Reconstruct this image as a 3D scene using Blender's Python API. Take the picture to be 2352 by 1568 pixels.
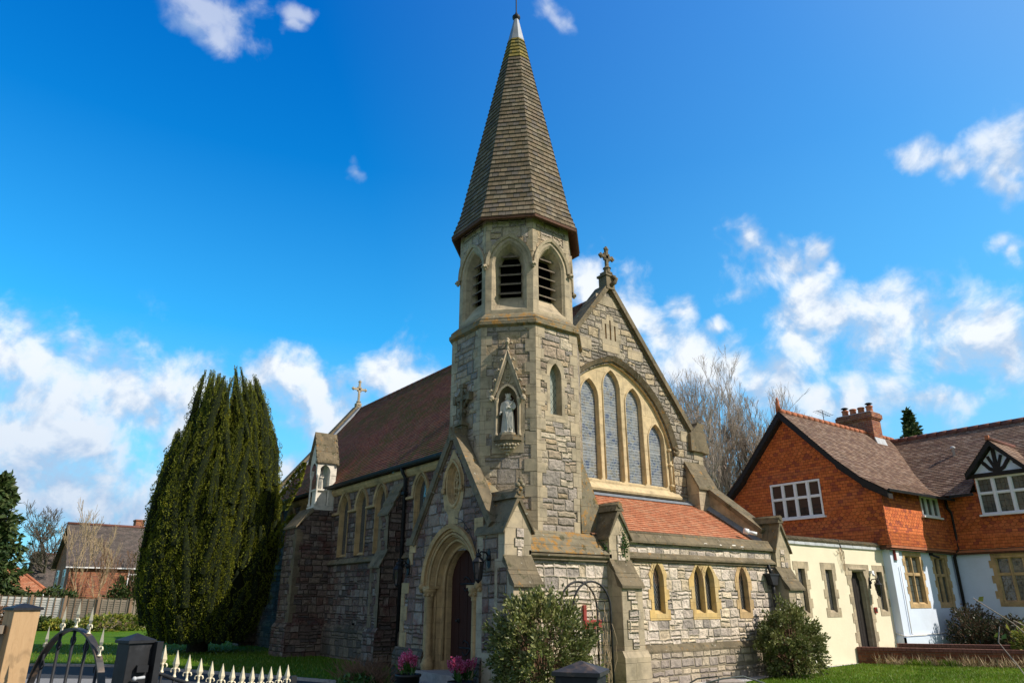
import bpy, math, random
import numpy as np
from mathutils import Vector, Matrix, geometry
for o in list(bpy.data.objects): bpy.data.objects.remove(o)
SC = bpy.context.scene
COL = SC.collection
R = math.radians
rnd = random.Random(7)

# ---------------------------------------------------------------- camera
cam_d = bpy.data.cameras.new('camera'); cam = bpy.data.objects.new('camera', cam_d); COL.objects.link(cam)
cam_d.sensor_width = 36; cam_d.lens = 24.67; cam_d.clip_start = 0.1; cam_d.clip_end = 3000
cam.location = (0, 0, 1.65); cam.rotation_euler = (R(90 + 20.17), 0, R(-36.7))
SC.camera = cam
SC.view_settings.view_transform = 'Standard'; SC.view_settings.look = 'None'
SC.view_settings.exposure = 0.10; SC.view_settings.gamma = 1
# ---------------------------------------------------------------- sun
SUN_AZ, SUN_EL = 34.0, 40.0          # azimuth from -Y towards +X
sd = Vector((math.sin(R(SUN_AZ)) * math.cos(R(SUN_EL)), -math.cos(R(SUN_AZ)) * math.cos(R(SUN_EL)), math.sin(R(SUN_EL))))
sl = bpy.data.lights.new('sun', 'SUN'); sl.energy = 5.0; sl.angle = R(0.5); sl.color = (1.0, 0.90, 0.77)
so = bpy.data.objects.new('sun', sl); COL.objects.link(so)
so.rotation_euler = (-sd).to_track_quat('-Z', 'Y').to_euler(); so.location = sd * 60

# ---------------------------------------------------------------- node helper
class G:
    def __init__(s, nt): s.nt = nt
    def n(s, t, **k):
        x = s.nt.nodes.new(t)
        for a, b in k.items(): setattr(x, a, b)
        return x
    def put(s, sock, v):
        if v is None: return
        if hasattr(v, 'is_output'): s.nt.links.new(v, sock)
        elif hasattr(sock, 'default_value'):
            try: sock.default_value = v
            except Exception:
                sock.default_value = (v[0], v[1], v[2], 1) if len(v) == 3 else v
    def m(s, op, a, b=None, c=None, clamp=False):
        x = s.n('ShaderNodeMath', operation=op, use_clamp=clamp)
        s.put(x.inputs[0], a); s.put(x.inputs[1], b); s.put(x.inputs[2], c)
        return x.outputs[0]
    def v(s, op, a, b=None, out=0):
        x = s.n('ShaderNodeVectorMath', operation=op)
        s.put(x.inputs[0], a)
        if op == 'SCALE': s.put(x.inputs['Scale'], b)
        else: s.put(x.inputs[1], b)
        return x.outputs[out]
    def ss(s, x, a, b):
        q = s.n('ShaderNodeMapRange', interpolation_type='SMOOTHSTEP')
        s.put(q.inputs[0], x); q.inputs[1].default_value = a; q.inputs[2].default_value = b
        q.inputs[3].default_value = 0; q.inputs[4].default_value = 1
        return q.outputs[0]
    def mr(s, x, a, b, c, d):
        q = s.n('ShaderNodeMapRange'); s.put(q.inputs[0], x)
        for i, w in enumerate((a, b, c, d)): q.inputs[i + 1].default_value = w
        return q.outputs[0]
    def mix(s, f, a, b, bt='MIX'):
        x = s.n('ShaderNodeMix', data_type='RGBA', blend_type=bt)
        s.put(x.inputs[0], f); s.put(x.inputs[6], a if not isinstance(a, tuple) else (*a[:3], 1)); s.put(x.inputs[7], b if not isinstance(b, tuple) else (*b[:3], 1))
        return x.outputs[2]
    def ramp(s, f, stops, const=False):
        x = s.n('ShaderNodeValToRGB'); cr = x.color_ramp
        if const: cr.interpolation = 'CONSTANT'
        while len(cr.elements) < len(stops): cr.elements.new(0.5)
        for e, (p, c) in zip(cr.elements, stops):
            e.position = p; e.color = (*c[:3], 1)
        s.put(x.inputs[0], f); return x.outputs[0]
    def noise(s, vec, sc, det=4, rough=.6, out=0, dim='3D', w=None, dist=0):
        x = s.n('ShaderNodeTexNoise', noise_dimensions=dim)
        if vec is not None: s.put(x.inputs['Vector'], vec)
        if w is not None: s.put(x.inputs['W'], w)
        x.inputs['Scale'].default_value = sc; x.inputs['Detail'].default_value = det
        x.inputs['Roughness'].default_value = rough; x.inputs['Distortion'].default_value = dist
        return x.outputs[out]
    def vor1(s, w, feat='F1', rnd_=1.0, out='Color'):
        x = s.n('ShaderNodeTexVoronoi', voronoi_dimensions='1D', feature=feat)
        s.put(x.inputs['W'], w); x.inputs['Scale'].default_value = 1; x.inputs['Randomness'].default_value = rnd_
        return x.outputs[out]
    def wn(s, vec):
        x = s.n('ShaderNodeTexWhiteNoise', noise_dimensions='3D'); s.put(x.inputs['Vector'], vec); return x.outputs[0]
    def xyz(s, vec):
        x = s.n('ShaderNodeSeparateXYZ'); s.put(x.inputs[0], vec); return x.outputs
    def comb(s, a=0, b=0, c=0):
        x = s.n('ShaderNodeCombineXYZ'); s.put(x.inputs[0], a); s.put(x.inputs[1], b); s.put(x.inputs[2], c); return x.outputs[0]
    def bump(s, h, dist, st=1.0):
        x = s.n('ShaderNodeBump'); x.inputs['Strength'].default_value = st; x.inputs['Distance'].default_value = dist
        s.put(x.inputs['Height'], h); return x.outputs[0]
MATS = {}
def mat(name):
    m = bpy.data.materials.new(name); m.use_nodes = True; MATS[name] = m
    g = G(m.node_tree); b = m.node_tree.nodes['Principled BSDF']
    b.inputs['Roughness'].default_value = .85; b.inputs['Specular IOR Level'].default_value = .25
    return m, g, b
def UV(g): return g.n('ShaderNodeUVMap').outputs[0]
def POS(g): return g.n('ShaderNodeNewGeometry').outputs['Position']

# ---------------------------------------------------------------- world: sky and clouds
W = bpy.data.worlds.new('World'); SC.world = W; W.use_nodes = True
g = G(W.node_tree); bg = W.node_tree.nodes['Background']
sky = g.n('ShaderNodeTexSky', sky_type='NISHITA'); sky.sun_disc = False
sky.sun_elevation = R(SUN_EL); sky.sun_rotation = math.atan2(sd.x, sd.y)
sky.air_density = 1.0; sky.dust_density = 0.3; sky.ozone_density = 2.5; sky.altitude = 50
tc = g.n('ShaderNodeTexCoord').outputs['Generated']
dirv = g.v('NORMALIZE', tc)
szz = g.xyz(dirv)[2]
skyc = g.mix(1.0, sky.outputs[0], g.mix(g.mr(szz, .15, .72, 0, 1), (0.12, 2.0, 2.3), (0.0, 1.12, 2.35)), 'MULTIPLY')
CA, CB = math.cos(R(20.17)), math.sin(R(20.17)); FX, FY, RX, RY = 0.5976, 0.8018, 0.8018, -0.5976
def wdir(x, y):   # direction in the sky at a given bearing, measured once from the photograph
    u = (x - 1176) / 1611.8; v = (y - 784) / 1611.8
    f = CA + CB * v; z = CB - CA * v
    return Vector((FX * f + RX * u, FY * f + RY * u, z)).normalized()
CL = [(20,815,75),(95,850,85),(170,825,70),(230,880,85),(300,920,65),(340,965,45),(60,900,60),(150,920,70),(385,890,42),(440,915,55),(420,990,60),(30,985,75),(120,1000,70),(210,1020,60),(270,1050,35),(50,1110,80),(150,1130,90),(250,1150,75),(310,1190,50),
 (620,875,42),(680,880,52),(740,915,50),(790,935,28),(860,865,38),(920,880,52),(985,875,42),(1040,870,30),(780,975,45),(680,1060,24),(820,427,15),
 (495,15,42),(535,30,44),(520,80,34),(553,105,24),(450,65,26),(680,25,22),(672,62,16),(1250,25,22),(1275,55,18),
 (1345,650,38),(1410,690,42),(1470,730,46),(1530,770,52),(1590,825,55),(1670,850,60),(1740,870,50),(1810,880,50),(1890,920,56),(1960,905,50),(2040,900,45),(2110,925,42),(2150,915,35),
 (1695,580,34),(1730,620,40),(1715,660,30),(1790,610,34),(1850,590,26),(1880,570,26),(1905,610,24),(1850,660,42),(1850,720,60),(1920,760,62),(2000,770,58),(2070,750,50),(2140,745,50),(2210,760,56),(2290,770,60),(2350,800,70),(1960,810,60),(2180,800,55),(2060,800,50),(2260,830,50),(2340,860,40),(1880,810,45),
 (2110,365,26),(2150,350,30),(2180,380,26),(2260,345,44),(2320,320,46),(2350,370,50),(2290,420,32),(2320,450,30),(2300,580,32),(2340,600,26),(1655,755,18),(1580,705,30),(1560,690,20),(2300,905,16)]
w1 = g.n('ShaderNodeTexNoise'); g.put(w1.inputs['Vector'], dirv); w1.inputs['Scale'].default_value = 9; w1.inputs['Detail'].default_value = 4
wd = g.v('SCALE', g.v('SUBTRACT', w1.outputs['Color'], (.5, .5, .5)), .10)
dw = g.v('ADD', dirv, wd)
F = None
for (x, y, r) in CL:
    c = wdir(x, y); rr = (wdir(x + r, y) - c).length * .5 + (wdir(x, y + r) - c).length * .5
    d = g.v('DISTANCE', dw, tuple(c), out=1)
    e = g.m('MULTIPLY_ADD', d, -1.0 / (rr * 1.75), 1.0)
    F = e if F is None else g.m('SMOOTH_MAX', F, e, .25)
nz = g.noise(dirv, 13, 8, .56, dist=.3)
nz2 = g.noise(dirv, 45, 5, .6, dist=.4)
big = g.noise(dirv, 5, 3, .5)
nzs = g.noise(g.v('ADD', dirv, (.012, -.016, .022)), 13, 6, .56, dist=.3)
dens = g.m('ADD', g.m('MULTIPLY', F, 1.0), g.m('MULTIPLY', g.m('SUBTRACT', nz, .46), 3.1))
dens = g.m('ADD', dens, g.m('MULTIPLY', g.m('SUBTRACT', nz2, .5), .75))
alpha = g.ss(dens, -.12, 1.15)
alpha = g.m('MULTIPLY', alpha, g.ss(F, -.9, -.1))
sz = g.xyz(dirv)[2]
right = g.v('DOT_PRODUCT', dirv, (sd.x, sd.y, 0), out=1)
# thin veil over the lower sky and towards the sun
veil = g.m('MULTIPLY', g.mr(right, -.35, .6, 0, 1), .50)
veil = g.m('ADD', veil, g.m('MULTIPLY', g.mr(sz, .55, .02, 0, 1), .30), clamp=True)
light = g.m('ADD', g.m('MULTIPLY', g.m('SUBTRACT', nz, nzs), 5.5), g.m('MULTIPLY_ADD', g.ss(dens, .2, 1.6), .45, .35), clamp=True)
ccol = g.mix(light, (4.9, 6.1, 7.9), (9.2, 9.5, 9.8))
ccol = g.mix(g.mr(sz, .02, .3, .55, 0), ccol, (2.3, 3.6, 6.2))
skyc = g.mix(veil, skyc, (2.6, 6.0, 9.0))
alpha = g.m('MULTIPLY', alpha, g.mr(g.xyz(dirv)[2], .42, .66, .94, .50))
skyc = g.mix(g.m('MULTIPLY', g.mr(sz, .34, .02, 0, 1), .75), skyc, (3.6, 5.6, 8.0))
fin = g.mix(alpha, skyc, ccol)
sunc = g.v('DOT_PRODUCT', dirv, tuple(sd), out=1)   # pale glare round the sun
fin = g.mix(g.m('MULTIPLY', g.ss(sunc, .45, .98), .5), fin, (4.6, 5.2, 5.8))
back = g.v('DOT_PRODUCT', dirv, (-.62, -.76, .18), out=1)   # unseen warm haze added behind the viewer to fill the shaded faces
fin = g.mix(g.m('MULTIPLY', g.ss(g.m('ADD', back, g.m('MULTIPLY', big, .3)), .15, .9), .62), fin, (5.0, 4.2, 3.4))
fin = g.mix(g.m('MULTIPLY', g.ss(sz, .735, .88), .95), fin, (.35, .7, 1.3))  # zenith above the view darkened to deepen the shade below
g.put(bg.inputs['Color'], fin); bg.inputs['Strength'].default_value = 0.1

# ---------------------------------------------------------------- materials
def warm(c): return (c[0] * 1.06, c[1] * .98, c[2] * .86)
def rubble(name, cols, mortar, rowh=.17, bw=.34, bump=.03, stain=(.05, .045, .035), stain_amt=.35, seed=0.0, mw=.010, red=None):
    m, g, b = mat(name); cols = [warm(q) for q in cols]; mortar = tuple(q * .86 for q in mortar)
    uv = UV(g); p = POS(g)
    wob = g.noise(p, 3.5, 3, out=1)
    uvw = g.v('ADD', uv, g.v('SCALE', g.v('SUBTRACT', wob, (.5, .5, .5)), .075))
    s = g.xyz(uvw)
    vs = g.m('ADD', g.m('DIVIDE', s[1], rowh), seed)
    rc = g.vor1(vs, rnd_=.95); rcs = g.xyz(rc)
    off = g.m('SUBTRACT', vs, g.vor1(vs, rnd_=.95, out='W'))
    vd = g.m('MULTIPLY', g.vor1(vs, 'DISTANCE_TO_EDGE', .95, 'Distance'), rowh)
    us = g.m('ADD', g.m('DIVIDE', s[0], bw), g.m('MULTIPLY', rcs[0], 57.3))
    bc = g.xyz(g.vor1(us, rnd_=1.0))
    ud = g.m('MULTIPLY', g.vor1(us, 'DISTANCE_TO_EDGE', 1.0, 'Distance'), bw)
    # some blocks are split in two shallow courses
    split = g.m('GREATER_THAN', g.wn(g.comb(bc[2], rcs[2], 1.7)), .52)
    half = g.m('MULTIPLY', g.m('GREATER_THAN', off, 0), split)
    hd = g.m('ADD', g.m('MULTIPLY', g.m('ABSOLUTE', off), rowh), g.m('MULTIPLY', g.m('SUBTRACT', 1, split), 9))
    edge = g.m('MINIMUM', g.m('MINIMUM', vd, ud), hd)
    cmb = g.comb(bc[0], g.m('ADD', rcs[1], half), bc[1])
    rv = g.wn(cmb); rv2 = g.wn(g.comb(bc[1], rcs[0], g.m('ADD', half, 3.3)))
    n1 = g.noise(p, 9, 6, .65); n2 = g.noise(p, 45, 5, .7); n3 = g.noise(p, 1.3, 4, .6)
    edge2 = g.m('ADD', edge, g.m('MULTIPLY', g.m('SUBTRACT', n2, .5), .022))
    mort = g.ss(edge2, mw * .5, mw * 1.6)
    k = len(cols)
    c = g.ramp(rv, [(i / k, q) for i, q in enumerate(cols)], True)
    c = g.mix(1, c, g.ramp(g.m('MULTIPLY_ADD', n1, .7, g.m('MULTIPLY', n2, .3)), [(.25, (.45, .45, .47)), (.5, (.95, .95, .95)), (.75, (1.35, 1.33, 1.28))]), 'MULTIPLY')
    c = g.mix(g.m('MULTIPLY', g.m('SUBTRACT', 1, mort), .9), c, g.mix(n1, mortar, tuple(q * .6 for q in mortar)))
    if red: c = g.mix(g.m('MULTIPLY', g.ss(g.noise(p, 1.9, 5, .7), .52, .68), .7), c, red)
    c = g.mix(g.m('MULTIPLY', g.ss(n3, .5, .72), stain_amt), c, stain)
    g.put(b.inputs['Base Color'], c)
    dome = g.m('MULTIPLY', g.ss(edge, .0, .035), g.m('MULTIPLY_ADD', rv2, .8, .35))
    tilt = g.m('MULTIPLY', g.m('SUBTRACT', g.noise(p, 6, 3, .5), .5), 1.6)
    h = g.m('ADD', dome, g.m('MULTIPLY', g.m('ADD', g.m('MULTIPLY', n1, 1.5), g.m('MULTIPLY', n2, .55)), g.m('MULTIPLY_ADD', mort, .8, .2)))
    h = g.m('ADD', h, g.m('MULTIPLY', tilt, mort))
    g.put(b.inputs['Normal'], g.bump(h, bump)); b.inputs['Roughness'].default_value = .92
    return m
GREYS = [(.30,.29,.30),(.40,.38,.35),(.22,.22,.24),(.46,.42,.36),(.34,.30,.27),(.26,.26,.29),(.50,.45,.38),(.38,.37,.38)]
rubble('stone_front', [(.62,.57,.53),(.74,.68,.63),(.54,.50,.49),(.78,.70,.58),(.66,.62,.59),(.36,.34,.34),(.72,.67,.65),(.60,.53,.43)], (.82,.72,.54), .21, .30, .045, seed=3.1, stain_amt=.18, stain=(.26,.21,.15), mw=.008)
rubble('stone_tower', [(.40,.37,.35),(.50,.45,.38),(.33,.315,.315),(.50,.42,.31),(.60,.55,.47),(.45,.42,.41),(.40,.35,.29),(.46,.39,.33)], (.50,.43,.32), .25, .40, .055, seed=8.4, mw=.006, stain_amt=.45)
rubble('stone_gable', [(.27,.265,.255),(.35,.33,.30),(.42,.39,.34),(.32,.30,.28),(.48,.42,.32),(.37,.35,.33)], (.26,.23,.18), .21, .34, .05, seed=1.7, stain_amt=.4)
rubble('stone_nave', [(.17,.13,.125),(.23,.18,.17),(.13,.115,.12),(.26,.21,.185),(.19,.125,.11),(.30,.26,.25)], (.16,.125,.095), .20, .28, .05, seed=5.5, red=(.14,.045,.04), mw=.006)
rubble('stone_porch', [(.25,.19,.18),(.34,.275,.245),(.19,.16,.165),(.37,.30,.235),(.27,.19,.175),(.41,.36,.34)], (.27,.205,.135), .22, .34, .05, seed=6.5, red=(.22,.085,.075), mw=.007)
rubble('stone_plinth', [(.42,.38,.34),(.52,.47,.40),(.34,.31,.30),(.58,.52,.43),(.40,.37,.36)], (.48,.41,.28), .22, .30, .045, seed=2.5, stain_amt=.5, stain=(.18,.155,.10))
rubble('stone_plinth_dark', [(.15,.125,.115),(.20,.165,.14),(.12,.11,.105),(.23,.19,.155)], (.19,.155,.11), .2, .30, .04, seed=4.5, stain_amt=.55, stain=(.06,.06,.035))
def ashlar(name, col, dark, joint=.34, bw=.55, rough_amt=.5, stain=(.10, .085, .055), stain_amt=.5, lich=0, bump=.012, seed=0.0):
    m, g, b = mat(name); uv = UV(g); p = POS(g)
    s = g.xyz(uv)
    vs = g.m('ADD', g.m('DIVIDE', s[1], joint), seed)
    row = g.m('FLOOR', vs); fv = g.m('FRACT', vs)
    us = g.m('ADD', g.m('DIVIDE', s[0], bw), g.m('MULTIPLY', g.wn(g.comb(row, 1.5, 2)), 9))
    fu = g.m('FRACT', us)
    e = g.m('MINIMUM', g.m('MULTIPLY', g.m('MINIMUM', fv, g.m('SUBTRACT', 1, fv)), joint), g.m('MULTIPLY', g.m('MINIMUM', fu, g.m('SUBTRACT', 1, fu)), bw))
    jt = g.ss(e, .001, .006)
    rv = g.wn(g.comb(row, g.m('FLOOR', us), 7))
    n1 = g.noise(p, 5, 6, .65); n2 = g.noise(p, 60, 4, .7); n3 = g.noise(p, 1.6, 5, .65)
    c = g.mix(rv, col, dark)
    c = g.mix(1, c, g.ramp(n1, [(.25, (.62, .62, .62)), (.5, (1, 1, 1)), (.75, (1.25, 1.22, 1.15))]), 'MULTIPLY')
    c = g.mix(g.m('MULTIPLY', g.ss(n3, .48, .70), stain_amt), c, stain)
    c = g.mix(g.m('MULTIPLY', g.m('SUBTRACT', 1, jt), .45), c, tuple(q * .45 for q in col))
    if lich:
        l = g.ss(g.noise(p, 6, 7, .75), .62 - .1 * lich, .70 - .1 * lich)
        c = g.mix(g.m('MULTIPLY', l, .75), c, (.42, .20, .03))
        l2 = g.ss(g.noise(g.v('ADD', p, (9, 3, 5)), 9, 6, .7), .64, .69)
        c = g.mix(l2, c, (.55, .55, .48))
        l3 = g.ss(g.noise(g.v('ADD', p, (2, 7, 1)), 4, 6, .7), .56, .66)
        c = g.mix(g.m('MULTIPLY', l3, .7), c, (.045, .05, .02))
    g.put(b.inputs['Base Color'], c)
    h = g.m('ADD', g.m('MULTIPLY', jt, .5), g.m('ADD', g.m('MULTIPLY', n2, rough_amt), g.m('MULTIPLY', n1, rough_amt)))
    g.put(b.inputs['Normal'], g.bump(h, bump)); b.inputs['Roughness'].default_value = .9
    return m
ashlar('ashlar', (.54, .37, .185), (.46, .33, .175))
ashlar('ashlar_pale', (.62, .49, .30), (.55, .44, .27), .5, .5, stain_amt=.25, stain=(.34, .26, .15))
ashlar('ashlar_tower', (.47, .385, .265), (.38, .32, .23), .30, .42, stain=(.14, .125, .085), seed=.3)
ashlar('ashlar_gold', (.62, .43, .17), (.55, .42, .22), .32, .4, stain_amt=.2, stain=(.45, .22, .05))
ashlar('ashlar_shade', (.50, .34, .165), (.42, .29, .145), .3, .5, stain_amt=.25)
ashlar('ashlar_dark', (.22, .165, .105), (.17, .135, .09), .3, .4, stain=(.06, .055, .04))
ashlar('coping', (.23, .185, .12), (.175, .145, .095), .9, .7, .9, stain=(.07, .06, .04), stain_amt=.6, lich=.35, bump=.02)
ashlar('coping_lichen', (.27, .23, .15), (.22, .19, .13), .5, .7, .9, stain=(.09, .08, .05), stain_amt=.5, lich=1.15, bump=.02)
ashlar('statue_stone', (.74, .70, .62), (.7, .66, .58), 9, 9, .4, stain=(.36, .36, .30), stain_amt=.4, bump=.006)
def tiles(name, cols, tw=.17, moss=0, bump=.012, saw=0, band=None, dirt=(.04, .035, .03), dirt_amt=.3, rough=.85, mosscol=(.06, .055, .015)):
    m, g, b = mat(name); uv = UV(g); p = POS(g); s = g.xyz(uv)
    rowh = .1
    us0 = g.m('DIVIDE', s[0], tw); v0 = g.m('DIVIDE', s[1], rowh)
    if band:
        pz = g.xyz(p)[2]; msk = None
        for (a, c_) in band:
            q = g.m('MULTIPLY', g.m('GREATER_THAN', pz, a), g.m('LESS_THAN', pz, c_)); msk = q if msk is None else g.m('MAXIMUM', msk, q)
        par = g.m('MULTIPLY', g.m('MODULO', g.m('FLOOR', g.m('ADD', v0, .5)), 2), .5)
        fu_ = g.m('FRACT', g.m('ADD', us0, par)); x = g.m('MULTIPLY_ADD', fu_, 2, -1)
        circ = g.m('SQRT', g.m('MAXIMUM', g.m('SUBTRACT', 1, g.m('MULTIPLY', x, x)), 0))
        v0 = g.m('ADD', v0, g.m('MULTIPLY', msk, g.m('MULTIPLY', circ, .62)))
        v0 = g.m('SUBTRACT', v0, g.m('MULTIPLY', msk, .3))
    row = g.m('FLOOR', v0); fv = g.m('FRACT', v0)
    rr = g.wn(g.comb(row, 4.4, 1)); us = g.m('ADD', us0, g.m('MULTIPLY_ADD', g.m('MODULO', row, 2), .5, g.m('MULTIPLY', rr, .12 if band else .5)))
    fu = g.m('FRACT', us); rv = g.wn(g.comb(row, g.m('FLOOR', us), 2))
    eu = g.m('MULTIPLY', g.m('MINIMUM', fu, g.m('SUBTRACT', 1, fu)), tw)
    jt = g.ss(eu, .002, .008)
    k = len(cols); c = g.ramp(rv, [(i / k, q) for i, q in enumerate(cols)], True)
    n1 = g.noise(p, 7, 5, .65); n3 = g.noise(p, .8, 5, .65); n2 = g.noise(p, 50, 3, .6)
    c = g.mix(1, c, g.ramp(n1, [(.25, (.65, .65, .65)), (.5, (1, 1, 1)), (.78, (1.3, 1.25, 1.2))]), 'MULTIPLY')
    c = g.mix(g.m('MULTIPLY', g.m('SUBTRACT', 1, jt), .75), c, tuple(q * .25 for q in cols[0]))
    if saw: c = g.mix(g.m('MULTIPLY', g.m('LESS_THAN', fv, .13), .72), c, (.05, .012, .006))  # shadow line at the foot of each course, painted into the colour
    c = g.mix(g.m('MULTIPLY', g.ss(n3, .5, .75), dirt_amt), c, dirt)
    if moss:
        l = g.ss(g.noise(p, 3, 7, .75), .60 - moss * .1, .72 - moss * .1)
        l = g.m('MULTIPLY', l, g.ss(g.noise(p, .45, 3, .5), .42, .58))
        c = g.mix(g.m('MULTIPLY', l, .8), c, mosscol)
    g.put(b.inputs['Base Color'], c)
    h = g.m('ADD', g.m('MULTIPLY', jt, .6), g.m('MULTIPLY', rv, .5))
    h = g.m('ADD', h, g.m('MULTIPLY', n2, .35))
    if saw: h = g.m('ADD', h, g.m('MULTIPLY', g.m('SUBTRACT', 1, fv), saw))
    g.put(b.inputs['Normal'], g.bump(h, bump)); b.inputs['Roughness'].default_value = rough
    return m
tiles('nave_tiles', [(.27,.105,.06),(.31,.115,.065),(.23,.085,.055),(.28,.13,.075),(.24,.08,.05)], .17, moss=1.7, mosscol=(.12,.10,.02))
tiles('red_tiles', [(.47,.20,.11),(.51,.23,.13),(.44,.18,.10),(.49,.25,.15)], .18, dirt_amt=.15, dirt=(.2,.08,.05))
tiles('shingles', [(.155,.12,.075),(.19,.15,.10),(.12,.10,.07),(.21,.175,.125),(.14,.12,.10),(.17,.13,.09)], .16, moss=.7, dirt_amt=.25, mosscol=(.10,.09,.03))
tiles('shingles_top', [(.22,.18,.05),(.19,.16,.06),(.26,.20,.05),(.15,.14,.06)], .14, moss=1.2, mosscol=(.24,.17,.03))
tiles('house_tiles', [(.22,.14,.10),(.27,.18,.13),(.18,.11,.085),(.31,.22,.17),(.20,.13,.10)], .17, moss=.3, dirt_amt=.3)
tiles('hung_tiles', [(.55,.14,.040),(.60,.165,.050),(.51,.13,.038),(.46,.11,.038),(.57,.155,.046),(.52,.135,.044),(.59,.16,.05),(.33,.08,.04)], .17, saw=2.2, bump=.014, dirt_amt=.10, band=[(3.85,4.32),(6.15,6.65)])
tiles('slate_dark', [(.12,.10,.09),(.15,.12,.11),(.10,.085,.08),(.13,.11,.10)], .22, dirt_amt=.3)
def brick(name, cols, mortar=(.35,.30,.25), bump=.006):
    m, g, b = mat(name); uv = UV(g); p = POS(g); s = g.xyz(uv)
    v0 = g.m('DIVIDE', s[1], .075); row = g.m('FLOOR', v0); fv = g.m('FRACT', v0)
    us = g.m('ADD', g.m('DIVIDE', s[0], .225), g.m('MULTIPLY', g.m('MODULO', row, 2), .5)); fu = g.m('FRACT', us)
    e = g.m('MINIMUM', g.m('MULTIPLY', g.m('MINIMUM', fv, g.m('SUBTRACT', 1, fv)), .075), g.m('MULTIPLY', g.m('MINIMUM', fu, g.m('SUBTRACT', 1, fu)), .225))
    jt = g.ss(e, .003, .007); rv = g.wn(g.comb(row, g.m('FLOOR', us), 5)); k = len(cols)
    c = g.ramp(rv, [(i / k, q) for i, q in enumerate(cols)], True)
    n1 = g.noise(p, 12, 5, .6); n3 = g.noise(p, 1.2, 4, .6)
    c = g.mix(1, c, g.ramp(n1, [(.3, (.7, .7, .7)), (.7, (1.2, 1.2, 1.2))]), 'MULTIPLY')
    c = g.mix(g.m('SUBTRACT', 1, jt), c, mortar); c = g.mix(g.m('MULTIPLY', g.ss(n3, .5, .75), .4), c, tuple(q * .4 for q in cols[0]))
    g.put(b.inputs['Base Color'], c); g.put(b.inputs['Normal'], g.bump(g.m('ADD', jt, n1), bump)); return m
brick('brick', [(.30,.10,.05),(.36,.13,.06),(.24,.08,.05),(.40,.17,.08),(.33,.11,.05)])
brick('brick_low', [(.17,.06,.03),(.21,.07,.035),(.14,.05,.03),(.19,.075,.04)], (.12,.09,.06))
def plain(name, col, var=.15, rough=.8, metal=0, spec=.3, sc=8, bump=0, col2=None, thr=(.5, .7)):
    m, g, b = mat(name); p = POS(g); n = g.noise(p, sc, 5, .6)
    c = g.mix(1, col, g.ramp(n, [(.3, (1 - var,) * 3), (.7, (1 + var,) * 3)]), 'MULTIPLY')
    if col2: c = g.mix(g.ss(g.noise(p, sc * .35, 6, .7), *thr), c, col2)
    g.put(b.inputs['Base Color'], c); b.inputs['Roughness'].default_value = rough; b.inputs['Metallic'].default_value = metal
    b.inputs['Specular IOR Level'].default_value = spec
    if bump: g.put(b.inputs['Normal'], g.bump(g.noise(p, sc * 8, 4, .6), bump))
    return m
plain('cream_render', (.80,.72,.54), .05, .9, sc=2, bump=.004, col2=(.74,.67,.47), thr=(.55, .8))
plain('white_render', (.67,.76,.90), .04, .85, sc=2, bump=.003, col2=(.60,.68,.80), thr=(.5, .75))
plain('white_paint', (.80,.80,.82), .04, .45, spec=.5)
plain('white_stone', (.70,.68,.63), .12, .85, sc=6, bump=.004, col2=(.45,.43,.37))
plain('black_metal', (.018,.019,.022), .3, .58, spec=.3, sc=20, col2=(.06,.06,.065), thr=(.55, .75))
plain('rusty_metal', (.035,.032,.032), .3, .5, spec=.5, sc=25, col2=(.12,.08,.055), thr=(.5, .65))
plain('gold_paint', (.86,.76,.54), .12, .35, spec=.5, sc=30, col2=(.50,.30,.10), thr=(.6, .75))
plain('lead', (.24,.27,.31), .2, .5, spec=.5, sc=5, metal=.2)
plain('lead_white', (.46,.48,.50), .2, .5, sc=5)
plain('dark_wood', (.035,.014,.008), .4, .6, sc=12)
plain('black_timber', (.02,.016,.014), .3, .7, sc=12)
plain('louvre_wood', (.17,.135,.10), .35, .8, sc=14, col2=(.10,.11,.05), thr=(.5, .7))
plain('soffit_wood', (.10,.045,.025), .35, .8, sc=14)
plain('void', (.006,.006,.006), 0, 1, spec=0)
plain('terracotta', (.45,.16,.08), .2, .8, sc=8)
plain('ridge_tile', (.42,.15,.075), .25, .85, sc=5, col2=(.25,.12,.08))
plain('ridge_tile_dark', (.16,.07,.055), .25, .85, sc=5)
plain('red_paint', (.30,.05,.04), .15, .5)
plain('white_plastic', (.85,.86,.88), .02, .4, spec=.5)
plain('asphalt', (.045,.05,.058), .15, .95, sc=60, bump=.004)
plain('kerb', (.36,.31,.28), .2, .9, sc=12)
plain('paving', (.24,.24,.24), .15, .9, sc=14, bump=.003)
plain('bark', (.13,.105,.085), .35, .95, sc=10, bump=.01, col2=(.10,.12,.06), thr=(.5,.7))
plain('bark_pale', (.40,.32,.26), .35, .95, sc=10, col2=(.17,.18,.10), thr=(.5,.7))
plain('bark_dark', (.045,.04,.032), .35, .95, sc=10)
plain('twig_brown', (.22,.13,.08), .35, .9)
plain('twig_straw', (.42,.32,.20), .3, .9)
plain('soil', (.04,.03,.02), .3, 1)
plain('plant_pot', (.02,.02,.02), .2, .5, spec=.4)
plain('hose_green', (.06,.075,.07), .2, .4, spec=.5)
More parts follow.
